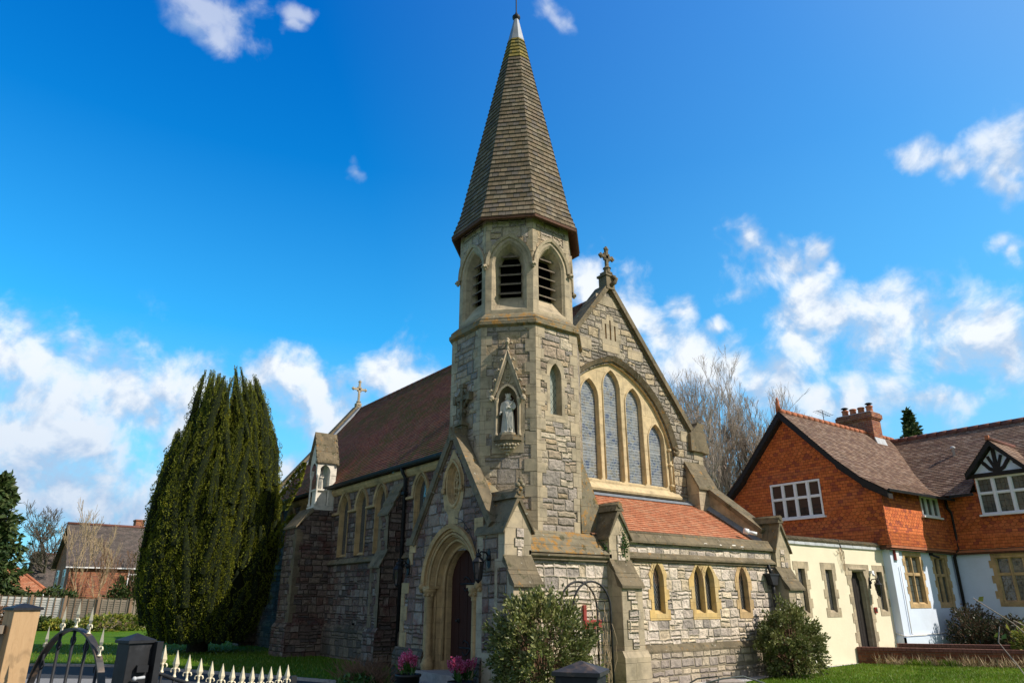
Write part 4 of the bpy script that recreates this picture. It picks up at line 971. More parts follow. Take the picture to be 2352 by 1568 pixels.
# nave buttresses
def nbutt(y0, y1, xl, xu, z1, z2, z3, ztop):
    m = MB('stone_nave')
    m.prism([(xl, y0, 0), (xl, y0, z1), (xu, y0, z2), (xu, y0, z3), (NX, y0, ztop), (NX + .05, y0, 0)], (0, y1 - y0, 0))
    m.prism([(xl - .09, y0 - .06, 0), (xl - .09, y0 - .06, .8), (xl, y0 - .06, .95), (NX, y0 - .06, .95), (NX, y0 - .06, 0)], (0, y1 - y0 + .12, 0))
    o = m.build('buttress', nave)
    for f_, s_ in ((FW(xl), (.95, z1)), (FW(xu), (z2, z3))):
        for yy, sg in ((y0, 1), (y1, -1)): m = MB('ashlar_dark'); quoins(m, f_, yy, sg, s_[0], s_[1], .27, (.14, .24), .01, int(yy * 3)); m.build('quoins', o)
    m = MB('coping')
    m.prism([(xl - .06, y0 - .04, z1), (xl - .06, y0 - .04, z1 + .05), (xu + .01, y0 - .04, z2 + .05), (xu + .03, y0 - .04, z2)], (0, y1 - y0 + .08, 0)); m.build('weathering', o); m = MB('coping')
    dx, dz = NX - xu, ztop - z3
    for a, b_ in ((0, .34), (.33, .68), (.66, 1.0)):
        m.prism([(xu - .05 + dx * a, y0 - .03, z3 + dz * a), (xu - .05 + dx * a, y0 - .03, z3 + .06 + dz * a), (xu + dx * b_, y0 - .03, z3 + .06 + dz * b_), (xu + .02 + dx * b_, y0 - .03, z3 + dz * b_)], (0, y1 - y0 + .06, 0))
    m.build('weathering', o)
nbutt(18.0, 18.6, 9.0, 9.17, 2.45, 2.9, 3.85, 4.75)
nbutt(24.45, 25.0, 9.0, 9.15, 2.45, 2.9, 3.85, 4.75); nbutt(29.3, 29.9, 9.0, 9.15, 2.45, 2.9, 3.85, 4.75)
# big buttress carrying the statue shrine
m = MB('stone_nave')
m.prism([(8.44, 22.97, 0), (8.44, 22.97, 3.85), (8.70, 22.97, 4.15), (8.88, 22.97, 4.45), (9.66, 22.97, 4.45), (9.66, 22.97, 0)], (0, 1.1, 0))
m.prism([(8.34, 22.9, 0), (8.34, 22.9, .85), (8.44, 22.9, .98), (9.66, 22.9, .98), (9.66, 22.9, 0)], (0, 1.24, 0))
sb = m.build('buttress', nave, 'broad buttress carrying the shrine')
m = MB('coping'); m.prism([(8.38, 22.93, 3.84), (8.38, 22.93, 3.9), (8.88, 22.93, 4.5), (8.95, 22.93, 4.42)], (0, 1.18, 0)); m.build('weathering', sb)
m = MB('ashlar_dark'); quoins(m, FW(8.44), 22.97, 1, .98, 3.8, .27, (.16, .28), .01, 3); quoins(m, FS(22.97), 8.44, 1, .98, 3.8, .27, (.12, .2), .01, 2); m.build('quoins', sb)
m = MB('statue_stone')
def cbox(a, b): m.box(a, b)
m.prism([(8.93, 23.0, 4.45), (8.93, 23.0, 4.56), (8.97, 23.0, 4.6), (9.62, 23.0, 4.6), (9.62, 23.0, 4.45)], (0, .66, 0))
cbox((9.40, 23.012, 4.61), (9.615, 23.648, 6.09)); cbox((9.04, 23.12, 4.6), (9.40, 23.54, 5.1)); cbox((9.0, 23.06, 5.1), (9.42, 23.6, 5.16))
for y in (23.05, 23.61): 
    m.lathe((8.99, y, 0), [(.06, 4.6), (.06, 4.66), (.035, 4.7), (.032, 5.5), (.05, 5.53), (.06, 5.6), (.06, 5.64)], 10)
    cbox((8.96, y - .045, 5.64), (9.05, y + .045, 5.8))
fS = FS(23.0); fWs = FW(8.94)
panel(m, fS, [(8.93, 5.62), (9.02, 5.62)] + arch(9.21, 5.62, 5.72, .19, .06)[1:-1] + [(9.40, 5.62), (9.62, 5.62), (9.62, 6.14), (8.93, 6.14)])
panel(m, fWs, [(23.0, 5.62), (23.1, 5.62)] + arch(23.33, 5.62, 5.74, .22, .08)[1:-1] + [(23.56, 5.62), (23.66, 5.62), (23.66, 6.14), (23.0, 6.14)])
panel(m, fWs, [(23.0, 6.14), (23.66, 6.14), (23.33, 7.0)])
panel(m, FS(23.12), [(8.93, 5.7), (9.4, 5.7), (9.4, 6.14), (8.93, 6.14)][:0] or [(9.38, 4.6), (9.42, 4.6), (9.42, 6.1), (9.38, 6.1)])
cbox((8.95, 23.02, 6.1), (9.6, 23.64, 6.16))
shr = m.build('statue_shrine', CH)
m = MB('coping')
for sg in (-1, 1):
    y0 = 23.33 + sg * .40; m.prism([(8.86, y0, 6.02), (8.86, 23.33, 7.02), (8.86, 23.33, 7.12), (8.86, y0, 6.10)], (.80, 0, 0))
for q in range(4):
    for x in (8.88, 9.64): m.ball((x, 23.33 - .34 + q * .085, 6.20 + q * .23), .045, 6)
m.ball((8.9, 22.93, 6.02), .07, 7); m.ball((9.62, 22.95, 6.0), .06, 7)
m.build('shrine_roof', shr)
m = MB('lead_white'); m.prism([(9.5, 22.9, 5.2), (9.62, 22.7, 5.22), (9.75, 22.95, 5.55)], (0, 0, .03)); m.build('flashing', shr)
# hopper and pipe beside the third buttress
m = MB('black_metal'); m.prism([(15.86, 10.72, 2.22), (16.24, 10.72, 2.22), (16.15, 10.72, 1.98), (15.96, 10.72, 1.98)], (0, .16, 0)); m.box((15.83, 10.70, 2.21), (16.27, 10.9, 2.25)); m.tube([(16.05, 10.80, 2.0), (16.05, 10.80, 1.85), (16.05, 10.80, 0)], .045, 8); m.tube([(16.02, 10.86, 2.5), (16.04, 10.8, 2.2)], .04, 8); m.build('drainpipe', CH)
m = MB('black_metal')
m.tube([(7.86, 12.5, 3.22), (7.84, 12.2, 3.15), (7.84, 11.9, 2.9), (7.84, 11.66, 2.5), (7.84, 11.52, 2.25)], .008, 5); m.build('cable', CH)

# ---------------- separate things on the church
def lantern(P, outv, label, sc=1.0, group='lanterns beside the church door'):
    outv = Vector(outv).normalized(); side = outv.cross(Vector((0, 0, 1))); P = Vector(P)
    e = empty('wall_lantern', P, label, 'lantern', group)
    m = MB('black_metal')
    m.prism([P + side * x * sc + Vector((0, 0, z * sc)) for x, z in ((-.04, -.13), (-.055, 0), (-.04, .1), (0, .16), (.04, .1), (.055, 0), (.04, -.13), (0, -.17))], outv * .025); m.ball(P + outv * .03, .045 * sc, 6)
    m.tube([P + outv * .02, P + outv * .08 * sc + Vector((0, 0, .09 * sc)), P + outv * .18 * sc + Vector((0, 0, .10 * sc)), P + outv * .23 * sc + Vector((0, 0, .04 * sc))], .014 * sc, 6); m.build('bracket', e)
    c = P + outv * .23 * sc
    m = MB('black_metal')
    m.lathe(c, [(.012 * sc, .14 * sc), (.022 * sc, .11 * sc), (.012 * sc, .08 * sc), (.05 * sc, .055 * sc), (.06 * sc, .03 * sc), (.04 * sc, .02 * sc), (.105 * sc, -.05 * sc), (.115 * sc, -.065 * sc), (.10 * sc, -.075 * sc)], 6, False)
    m.lathe(c, [(.06 * sc, -.33 * sc), (.065 * sc, -.35 * sc), (.03 * sc, -.38 * sc), (.012 * sc, -.40 * sc)], 6, False)
    for k in range(6):
        a = k * math.pi / 3; d = Vector((math.cos(a), math.sin(a), 0)); m.tube([c + d * .098 * sc + Vector((0, 0, -.07 * sc)), c + d * .062 * sc + Vector((0, 0, -.34 * sc))], .007 * sc, 4)
    m.build('cage', e)
    m = MB('window_glass'); m.lathe(c, [(.088 * sc, -.07 * sc), (.055 * sc, -.34 * sc)], 6, False); m.build('glass', e)
    return e
lantern((7.89, 11.28, 2.38), (-1, 0, 0), 'black wall lantern on the right of the church door arch', 1.12)
lantern((7.89, 14.40, 2.34), (-1, 0, 0), 'black wall lantern on the left of the church door arch, beside the drainpipe', 1.12)
# king statue in the niche
def statue(base, fr, H, label, crown=True):
    m = MB('statue_stone'); b = Vector(base); U, N = fr.U, fr.N; Z = Vector((0, 0, 1))
    def pt(x, z, d): return b + U * x * H + N * d * H + Z * z * H
    rows = []
    for (z, rx, rd, ox) in ((0, .17, .11, 0), (.02, .175, .12, 0), (.15, .16, .115, 0), (.3, .15, .11, .005), (.45, .14, .10, .005), (.56, .125, .09, 0), (.66, .13, .085, 0), (.76, .15, .085, 0), (.81, .145, .08, 0), (.84, .09, .06, 0), (.855, .045, .045, 0), (.88, .042, .045, 0)):
        rows.append([pt(ox + math.cos(a) * rx * (1 + (.08 * math.sin(a * 9) if z < .6 else 0)), z, math.sin(a) * rd * (1 + (.12 * math.sin(a * 9) if z < .6 else 0))) for a in [2 * math.pi * k / 40 for k in range(40)]])
    m.grid(rows, True, True, True)
    m.ball(pt(0, .925, .005), .062 * H, 10, (1, 1, 1.18)); m.ball(pt(0, .93, -.02), .07 * H, 9, (1, 1, 1)); m.ball(pt(0, .92, .068), .014 * H, 5, (1, 1, 1.5))
    for sg in (-1, 1): m.ball(pt(sg * .024, .935, .052), .013 * H, 5); m.ball(pt(sg * .06, .90, -.02), .03 * H, 6)
    m.ball(pt(0, .895, .05), .018 * H, 5, (1.4, 1, .6))
    m.lathe(pt(0, 0, 0), [(.066 * H, .955 * H), (.07 * H, .985 * H), (.075 * H, 1.0 * H)], 12)
    if crown:
        for k in range(8): a = k * .785; m.ball(pt(math.cos(a) * .068, 1.012, math.sin(a) * .068), .018 * H, 5)
    m.tube([pt(-.13, .79, 0), pt(-.165, .66, .01), pt(-.17, .56, .02), pt(-.185, .50, .08)], [.045 * H, .042 * H, .036 * H, .022 * H], 8)
    m.tube([pt(.13, .79, 0), pt(.175, .68, .02), pt(.15, .62, .07), pt(.03, .65, .12)], [.045 * H, .042 * H, .036 * H, .024 * H], 8)
    m.ball(pt(.02, .655, .12), .03 * H, 6); m.ball(pt(-.19, .49, .09), .024 * H, 6)
    for k in range(4):
        m.tube([pt(-.195 + k * .006, .485, .09), pt(-.205 + k * .008, .462 - .003 * k, .10)], .007 * H, 4); m.tube([pt(.0, .66 - k * .013, .14), pt(-.03, .655 - k * .013, .145)], .008 * H, 4)
    m.tube([pt(-.03, .58, .12), pt(.02, .655, .13), pt(.10, .76, .09), pt(.16, .86, .06)], .011 * H, 5)
    for k in range(5): m.tube([pt(-.06 + k * .04, .6, .09), pt(-.02 + k * .035, .42, .115), pt(.02 + k * .03, .08 + .03 * (k % 2), .12)], .014 * H, 5)
    m.ball(pt(-.06, .02, .13), .04 * H, 6, (1, 1, .5)); m.ball(pt(.08, .02, .13), .04 * H, 6, (1, 1, .5))
    o = m.build('statue'); md = o.modifiers.new('weld', 'REMESH'); md.mode = 'VOXEL'; md.voxel_size = H * .009; md.use_smooth_shade = True
    tag(o, label, 'statue'); return o
statue(octf(FACE_D, A1).P(0, 4.905, .0), octf(FACE_D, A1), .84, 'pale stone statue of a crowned, robed figure holding a sword in the tower niche')
statue((9.2, 23.30, 5.16), FR((0, 0, 0), (.7, -.7, 0), (-.7, -.7, 0)), .62, 'worn pale stone figure inside the gabled shrine on the nave buttress', False)

# ================================================================ CREAM LINK BUILDING
CB_ = empty('cream_annexe', (19.8, 13, 0), 'low cream annexe with stone framed slit windows, joined to the church', 'building')
fr = FS(11.30)
DH = [(20.62, .02), (20.62, 2.20), (20.70, 2.32), (20.72, 2.44), (21.36, 2.44), (21.38, 2.32), (21.46, 2.20), (21.46, .02)]
WC = [(18.15, .165), (19.49, .175), (22.28, .165)]
m = MB('cream_render'); panel(m, fr, [(16.7, 0), (22.7, 0), (22.7, 3.1), (16.7, 3.1)], [DH] + [arch(c, 1.32, 2.44, a, None) for c, a in WC])
m.face([(16.7, 11.3, 0), (16.7, 17, 0), (16.7, 17, 3.1), (16.7, 11.3, 3.1)]); m.face([(16.7, 17, 0), (22.7, 17, 0), (22.7, 17, 3.1), (16.7, 17, 3.1)]); m.face([(16.7, 11.3, 3.1), (22.7, 11.3, 3.1), (22.7, 17, 3.1), (16.7, 17, 3.1)])
cw = m.build('wall', CB_)
for k, (c, a) in enumerate(WC):
    window('window', fr, CB_, c, 1.32, 2.44, a, None, [(0, 0, -.02), (.005, .05, -.07), (.01, .06, -.095)], 'ashlar_tower', 'leaded_dark', outer=toothed(c, a + .10, 1.20, 2.40, .24, .09, [(c - a - .20, 2.40), (c - a - .20, 2.62), (c + a + .20, 2.62), (c + a + .20, 2.40)], k + 1), outer_d=.012)
m = MB('ashlar_tower'); o = toothed(21.04, .54, .02, 2.30, .26, .09, [(20.36, 2.30), (20.36, 2.62), (21.70, 2.62), (21.70, 2.30)], 0)
panel(m, fr, o, [DH], .014); rim(m, fr, o, .014, -.02); sweep(m, fr, [(DH, .014), (DH, -.05), ([(21.04 + (u - 21.04) * .92, z - (.03 if z > 1 else 0)) for u, z in DH], -.08), ([(21.04 + (u - 21.04) * .92, z - (.03 if z > 1 else 0)) for u, z in DH], -.20)])
m.prism([fr.P(20.56, 2.5, .014), fr.P(21.52, 2.5, .014), fr.P(21.52, 2.47, .04), fr.P(20.56, 2.47, .04)], (0, 0, .03))
dd = m.build('door_surround', CB_)
m = MB('black_timber'); fbox(m, fr, 20.6, 21.5, .38, 2.5, -.23, -.19)
for i in range(6): fbox(m, fr, 20.66 + i * .13, 20.67 + i * .13, .4, 2.4, -.19, -.185)
d = m.build('door', CB_); m = MB('gold_paint'); m.ball(fr.P(20.78, 1.35, -.17), .03, 6); m.build('handle', d)
m = MB('kerb'); fbox(m, fr, 20.55, 21.6, 0, .37, .0, .35); m.build('door_step', CB_)
m = MB('lead_white')
x = 16.95
while x < 22.6: m.prism([(x + .004, 11.27, 3.06), (x + .004, 11.25, 3.07), (x + .004, 11.26, 3.15), (x + .004, 11.32, 3.16)], (min(.5, 22.66 - x) - .008, 0, rnd.uniform(-.006, .006))); x += .5
m.build('lead_flashing', CB_)
m = MB('coping')
x = 16.95
while x < 22.6: m.use('coping'); m.tube([(x, 11.24, 3.17 + rnd.uniform(-.006, .006)), (x, 11.33, 3.24), (x, 11.5, 3.24)], [.052, .058, .058], 6, False); x += .082
m.build('tile_coping', CB_)
m = MB('black_metal'); m.tube([(19.95, 11.4, 3.3), (20.2, 11.26, 3.28), (20.25, 11.24, 3.05)], .014, 5); m.build('cable', CB_)
m = MB('twig_straw'); 
for q in (0, .05, -.04): m.tube([(20.22 + q, 11.26, 3.05), (20.2 + q * 2, 11.24, 2.8), (20.26 + q, 11.24, 2.42), (20.32 + q, 11.25, 2.9), (20.25, 11.26, 3.04)], .007, 4)
m.tube([(20.2, 11.25, 2.95), (20.05, 11.24, 2.88), (19.95, 11.24, 2.96)], .008, 4); m.tube([(20.28, 11.25, 3.0), (20.36, 11.24, 2.96), (20.34, 11.24, 2.75)], .012, 4); m.build('loose_cable', CB_)
lantern((21.62, 11.29, 2.12), (.25, -1, 0), 'black wall lantern to the right of the cream annexe door', 1.0, None)
e = MB('white_plastic'); e.box((21.70, 11.2, 2.38), (21.82, 11.3, 2.46)); e.ball((21.76, 11.2, 2.34), .045, 6); tag(e.build('security_sensor'), 'small white sensor on the cream wall above the annexe lantern', 'sensor')
e = MB('red_paint', 'black_metal'); e.box((21.64, 11.25, 1.28), (21.76, 11.292, 1.44)); e.use('black_metal'); e.box((21.66, 11.24, 1.32), (21.74, 11.25, 1.40)); tag(e.build('entry_panel'), 'small dark door entry panel beside the annexe doorway', 'intercom')
# floodlight on the raking parapet
e = MB('white_plastic'); e.tube([(15.98, 11.30, 3.28), (16.10, 11.12, 3.22)], .045, 8); e.tube([(15.9, 11.36, 3.31), (15.99, 11.29, 3.28)], .075, 8); tag(e.build('floodlight'), 'small white floodlight beside the right gabled buttress', 'lamp')

# ================================================================ BRICK-RED TILE HUNG HOUSE
HS = empty('tile_hung_house', (26, 12, 0), 'large house with white lower walls, orange tile hung upper storey and brown tiled roofs', 'house')
def beam(m, a, b, w, t): # flat board from a to b
    a, b = Vector(a), Vector(b); d = (b - a).normalized(); s_ = Vector((0, 0, 1)).cross(d)
    m.tube([a, b], w, 4, False)
fw1 = FW(22.70); fs1 = FS(11.07); fx2 = FW(27.0)
WW = [(24.07, .48), (25.95, .41)]
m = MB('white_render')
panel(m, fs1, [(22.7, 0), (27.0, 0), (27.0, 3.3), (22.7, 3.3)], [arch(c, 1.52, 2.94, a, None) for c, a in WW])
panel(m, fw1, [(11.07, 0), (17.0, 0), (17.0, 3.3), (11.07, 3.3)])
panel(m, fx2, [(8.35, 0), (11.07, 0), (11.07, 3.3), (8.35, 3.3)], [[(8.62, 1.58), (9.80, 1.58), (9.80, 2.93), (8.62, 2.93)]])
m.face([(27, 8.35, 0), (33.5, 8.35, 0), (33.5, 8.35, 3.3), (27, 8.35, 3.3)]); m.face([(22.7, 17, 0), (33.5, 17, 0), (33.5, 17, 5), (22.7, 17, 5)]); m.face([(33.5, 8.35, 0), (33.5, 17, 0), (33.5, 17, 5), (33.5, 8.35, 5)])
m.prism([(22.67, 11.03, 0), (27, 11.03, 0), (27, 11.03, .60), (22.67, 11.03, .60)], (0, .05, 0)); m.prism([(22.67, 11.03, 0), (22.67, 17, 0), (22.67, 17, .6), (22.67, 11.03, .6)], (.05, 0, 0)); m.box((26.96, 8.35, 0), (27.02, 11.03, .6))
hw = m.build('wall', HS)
m = MB('white_paint'); m.tube([(23.12, 11.02, 2.62), (23.10, 11.03, .68), (23.2, 11.02, .66), (26.9, 11.02, .66)], .018, 6); m.tube([(22.68, 11.3, .72), (22.66, 11.1, .66), (22.7, 11.02, .64), (24, 11.02, .64)], .018, 6); m.tube([(26.95, 10.9, .66), (26.95, 8.4, .66)], .02, 6); m.build('pipework', hw)
# tile hung storeys (flared at the foot)
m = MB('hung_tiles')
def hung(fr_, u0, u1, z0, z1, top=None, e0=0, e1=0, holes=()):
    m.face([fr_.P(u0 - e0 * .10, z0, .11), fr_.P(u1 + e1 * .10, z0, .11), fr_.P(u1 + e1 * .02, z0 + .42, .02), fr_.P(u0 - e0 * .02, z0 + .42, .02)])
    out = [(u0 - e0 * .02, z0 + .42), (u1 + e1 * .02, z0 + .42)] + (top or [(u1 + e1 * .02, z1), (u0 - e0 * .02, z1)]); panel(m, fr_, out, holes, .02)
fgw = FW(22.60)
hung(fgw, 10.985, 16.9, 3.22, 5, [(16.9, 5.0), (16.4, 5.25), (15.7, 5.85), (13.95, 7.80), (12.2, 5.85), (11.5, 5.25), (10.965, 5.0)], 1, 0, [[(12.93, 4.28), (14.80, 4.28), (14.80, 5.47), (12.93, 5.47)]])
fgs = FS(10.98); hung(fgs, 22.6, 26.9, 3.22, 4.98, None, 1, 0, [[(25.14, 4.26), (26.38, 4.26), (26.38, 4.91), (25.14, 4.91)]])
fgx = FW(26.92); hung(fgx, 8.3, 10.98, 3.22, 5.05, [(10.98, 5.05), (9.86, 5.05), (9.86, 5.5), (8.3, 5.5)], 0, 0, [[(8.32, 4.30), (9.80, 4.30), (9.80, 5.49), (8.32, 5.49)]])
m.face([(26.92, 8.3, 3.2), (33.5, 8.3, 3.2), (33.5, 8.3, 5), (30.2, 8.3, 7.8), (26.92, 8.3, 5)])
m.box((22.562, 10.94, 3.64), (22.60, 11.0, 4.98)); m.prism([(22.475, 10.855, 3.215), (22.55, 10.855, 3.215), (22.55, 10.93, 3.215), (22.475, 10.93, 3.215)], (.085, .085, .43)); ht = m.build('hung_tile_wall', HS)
m = MB('ridge_tile'); fbox(m, fgs, 22.5, 26.95, 3.14, 3.21, -.05, .10); fbox(m, fgx, 8.3, 10.95, 3.12, 3.20, -.05, .08); m.use('soffit_wood'); fbox(m, fgs, 22.5, 26.95, 3.08, 3.14, -.08, .06); fbox(m, fgx, 8.3, 10.95, 3.06, 3.12, -.08, .05); fbox(m, fgw, 11.0, 16.9, 3.1, 3.21, -.1, .08); m.build('tile_fillet', ht)
# roofs
VERG = [(13.95, 8.0), (12.15, 6.02), (11.4, 5.32), (10.62, 4.82)]
m = MB('house_tiles')
for sg in (1, -1):
    for (a, b) in zip(VERG[:-1], VERG[1:]):
        ya = 13.95 + (a[0] - 13.95) * sg; yb_ = 13.95 + (b[0] - 13.95) * sg; n_ = max(3, int(round(math.hypot(a[0] - b[0], a[1] - b[1]) / .105)))
        steproof(m, (22.30, yb_, b[1]), (31.0, yb_, b[1]), (22.30, ya, a[1]), (31.0, ya, a[1]), n_, .016, 3)
gr = m.build('gable_roof', HS)
m = MB('ridge_tile')
for i in range(23): m.tube([(22.32 + i * .36, 13.95, 8.01), (22.32 + i * .36 + .35, 13.95, 8.01)], [.10, .092], 8)
m.build('ridge_tiles', gr)
m = MB('terracotta'); m.tube([(22.35, 13.95, 8.05), (22.33, 13.95, 8.25), (22.36, 13.95, 8.36), (22.32, 13.95, 8.45), (22.36, 13.95, 8.5)], [.10, .07, .06, .04, .02], 8); m.build('finial', gr)
m = MB('black_timber')
for sg in (1, -1):
    for (a, b) in zip(VERG[:-1], VERG[1:]):
        P_ = [(13.95 + (a[0] - 13.95) * sg, a[1] - .02), (13.95 + (b[0] - 13.95) * sg, b[1] - .02), (13.95 + (b[0] - 13.95) * sg, b[1] - .20), (13.95 + (a[0] - 13.95) * sg, a[1] - .26)]
        m.prism([(22.31, y, z) for y, z in P_], (.05, 0, 0)); m.prism([(22.34, y, z - .05) for y, z in P_], (.28, 0, 0))
m.build('bargeboard', gr)
m = MB('black_metal'); m.prism([(22.35, 10.66, 4.80), (22.35, 10.56, 4.78), (22.35, 10.54, 4.85), (22.35, 10.60, 4.87)], (4.5, 0, .03)); m.prism([(26.62, 10.6, 4.93), (26.54, 10.6, 4.90), (26.52, 10.6, 4.98), (26.58, 10.6, 5.0)], (0, -.75, 0)); m.build('gutter', HS)
m = MB('house_tiles'); n_ = 40
steproof(m, (26.55, 9.95, 4.98), (26.55, 15.5, 4.98), (30.2, 9.95, 7.82), (30.2, 15.5, 7.82), n_, .016, 6); steproof(m, (27.01, 8.2, 5.34), (27.01, 9.95, 5.34), (30.2, 8.2, 7.82), (30.2, 9.95, 7.82), 35, .016, 6); steproof(m, (33.9, 8.2, 4.98), (33.9, 15.5, 4.98), (30.2, 8.2, 7.82), (30.2, 15.5, 7.82), 20, .016, 7)
wr = m.build('wing_roof', HS)
m = MB('ridge_tile_dark')
for i in range(19): m.tube([(30.2, 8.2 + i * .38, 7.84), (30.2, 8.2 + i * .38 + .37, 7.84)], [.12, .11], 8)
m.build('ridge_tiles', wr)
m = MB('black_timber'); m.tube([(26.88, 10.88, 4.9), (26.86, 10.86, 4.6), (26.92, 10.78, 4.45), (26.92, 10.78, 3.5), (26.85, 10.75, 3.25), (26.93, 10.98, 3.0), (26.93, 10.98, 0)], .05, 8); m.build('drainpipe', HS)
m = MB('lead_white'); m.lathe((28.72, 10.99, 0), [(.05, 6.4), (.05, 6.92), (.085, 6.93), (.085, 6.98), (.04, 7.02)], 10); m.box((28.45, 10.8, 6.42), (28.95, 11.2, 6.45)); m.build('roof_vent', wr)
# chimney
m = MB('brick'); m.box((28.35, 13.6, 7.0), (29.05, 15.0, 8.55)); m.box((28.31, 13.56, 8.55), (29.09, 15.04, 8.61)); m.box((28.27, 13.52, 8.61), (29.13, 15.08, 8.79)); m.box((28.31, 13.56, 8.79), (29.09, 15.04, 8.85)); ch = m.build('chimney', HS)
m = MB('lead_white'); m.box((28.33, 13.58, 8.85), (29.07, 15.02, 8.87)); m.prism([(28.3, 13.5, 7.4), (29.1, 13.5, 7.4), (29.1, 13.6, 7.75), (28.3, 13.6, 7.75)], (0, -.03, .03)); m.build('flashing', ch)
for y in (13.78, 14.13, 14.48, 14.82):
    m = MB('terracotta'); z = 8.87; m.lathe((28.7, y, 0), [(.14, z), (.13, z + .05), (.12, z + .22), (.145, z + .24), (.145, z + .28), (.11, z + .3)], 12); pt_ = m.build('chimney_pot', ch)
    if y > 14.7 or y < 14: m = MB('black_metal'); m.lathe((28.7, y, 0), [(.08, z + .3), (.08, z + .36), (.16, z + .38), (.10, z + .42), (.01, z + .44)], 10); m.build('cowl', ch)
m = MB('black_metal'); m.tube([(25.6, 14.1, 7.9), (25.6, 14.1, 8.55)], .015, 5); m.tube([(25.2, 14.1, 8.5), (26.1, 14.1, 8.4)], .01, 4)
for i in range(6): m.tube([(25.25 + i * .15, 13.9, 8.49 - i * .016), (25.25 + i * .15, 14.3, 8.49 - i * .016)], .008, 4)
m.build('tv_aerial', gr)
# windows of the house
def casement(fr_, u0, u1, z0, z1, cols, transom, gm, d=.03, depth=.05, lead=None, sill=True, parent=HS, label=None, rows_from=0):
    m = MB('white_paint'); t = .055
    fbox(m, fr_, u0, u1, z0, z0 + t, -.05, d + .02); fbox(m, fr_, u0, u1, z1 - t, z1, -.05, d + .02); fbox(m, fr_, u0, u0 + t, z0 + t, z1 - t, -.05, d + .02); fbox(m, fr_, u1 - t, u1, z0 + t, z1 - t, -.05, d + .02)
    for i in range(1, cols): c = u0 + (u1 - u0) * i / cols; fbox(m, fr_, c - .032, c + .032, z0 + t, z1 - t, -.04, d + .012)
    for i in range(cols):
        a = u0 + (u1 - u0) * i / cols + (.055 if i == 0 else .032); b = u0 + (u1 - u0) * (i + 1) / cols - (.055 if i == cols - 1 else .032)
        if transom: fbox(m, fr_, a, b, transom - .028, transom + .028, -.04, d + .008)
    if sill: fbox(m, fr_, u0 - .07, u1 + .07, z0 - .05, z0 + .003, -.05, d + .09)
    w = m.build('window', parent, label)
    for i in range(cols):
        a = u0 + (u1 - u0) * i / cols + .035; b = u0 + (u1 - u0) * (i + 1) / cols - .035
        for (za, zb) in (((z0 + .04, transom - .02), (transom + .02, z1 - .04)) if transom else ((z0 + .04, z1 - .04),)):
            g_ = MB(gm); panel(g_, fr_, [(a, za), (b, za), (b, zb), (a, zb)], (), rnd.uniform(-.012, -.004)); g_.build('pane', w)
            m2 = MB('white_paint'); s_ = .025
            for (p, q, r_, t_) in ((a, b, za, za + s_), (a, b, zb - s_, zb), (a, a + s_, za + s_, zb - s_), (b - s_, b, za + s_, zb - s_)): fbox(m2, fr_, p, q, r_, t_, -.02, d - .005)
            m2.build('sash', w)
    return w
casement(fgw, 12.92, 14.82, 4.26, 5.48, 4, 4.94, 'window_glass', label='white eight pane window in the tile hung gable')
casement(fgs, 25.13, 26.39, 4.25, 4.92, 3, None, 'leaded_square', label='small white three light window under the eaves')
casement(fgx, 8.30, 9.81, 4.29, 5.50, 3, 4.98, 'leaded_square', d=.05, label='white leaded dormer window')
def mullioned(fr_, u0, u1, z0, z1, n, tz, gm, so):
    m = MB('ashlar'); hole = [(u0, z0), (u0, z1), (u1, z1), (u1, z0)]
    panel(m, fr_, so, [hole], .012); rim(m, fr_, so, .012, -.02); sweep(m, fr_, [(hole, .012), (hole, -.02), ([(u0 + .03, z0 + .05), (u0 + .03, z1 - .03), (u1 - .03, z1 - .03), (u1 - .03, z0 + .05)], -.07), ([(u0 + .03, z0 + .05), (u0 + .03, z1 - .03), (u1 - .03, z1 - .03), (u1 - .03, z0 + .05)], -.13)])
    for i in range(1, n): c = u0 + (u1 - u0) * i / n; m.prism([fr_.P(c - .05, z0, -.13), fr_.P(c - .05, z0, -.08), fr_.P(c - .025, z0, -.03), fr_.P(c + .025, z0, -.03), fr_.P(c + .05, z0, -.08), fr_.P(c + .05, z0, -.13)], (0, 0, z1 - z0))
    for i in range(n):
        a = u0 + (u1 - u0) * i / n + (0 if i == 0 else .04); b = u0 + (u1 - u0) * (i + 1) / n - (0 if i == n - 1 else .04); fbox(m, fr_, a, b, tz - .045, tz + .045, -.12, -.045)
    w = m.build('window', HS)
    for i in range(n):
        a = u0 + (u1 - u0) * i / n; b = u0 + (u1 - u0) * (i + 1) / n
        for za, zb in ((z0, tz), (tz, z1)): g_ = MB(gm); panel(g_, fr_, [(a, za), (b, za), (b, zb), (a, zb)], (), -.105 + rnd.uniform(-.008, .008)); g_.build('pane', w)
for (c, a), sd_ in zip(WW, (0, 1)):
    mullioned(fs1, c - a, c + a, 1.52, 2.94, 2, 2.40, 'leaded_square', toothed(c, a + .12, 1.40, 3.06, .21, .07, None, sd_))
mullioned(fx2, 8.62, 9.80, 1.58, 2.93, 3, 2.42, 'leaded_square', [(8.4, 1.44), (9.97, 1.44)] + [q for i in range(7) for q in ((9.92 + (.08 if i % 2 else 0), 1.44 + i * .235), (9.92 + (.08 if i % 2 else 0), 1.44 + (i + 1) * .235))][:] + [(8.4, 3.09)])
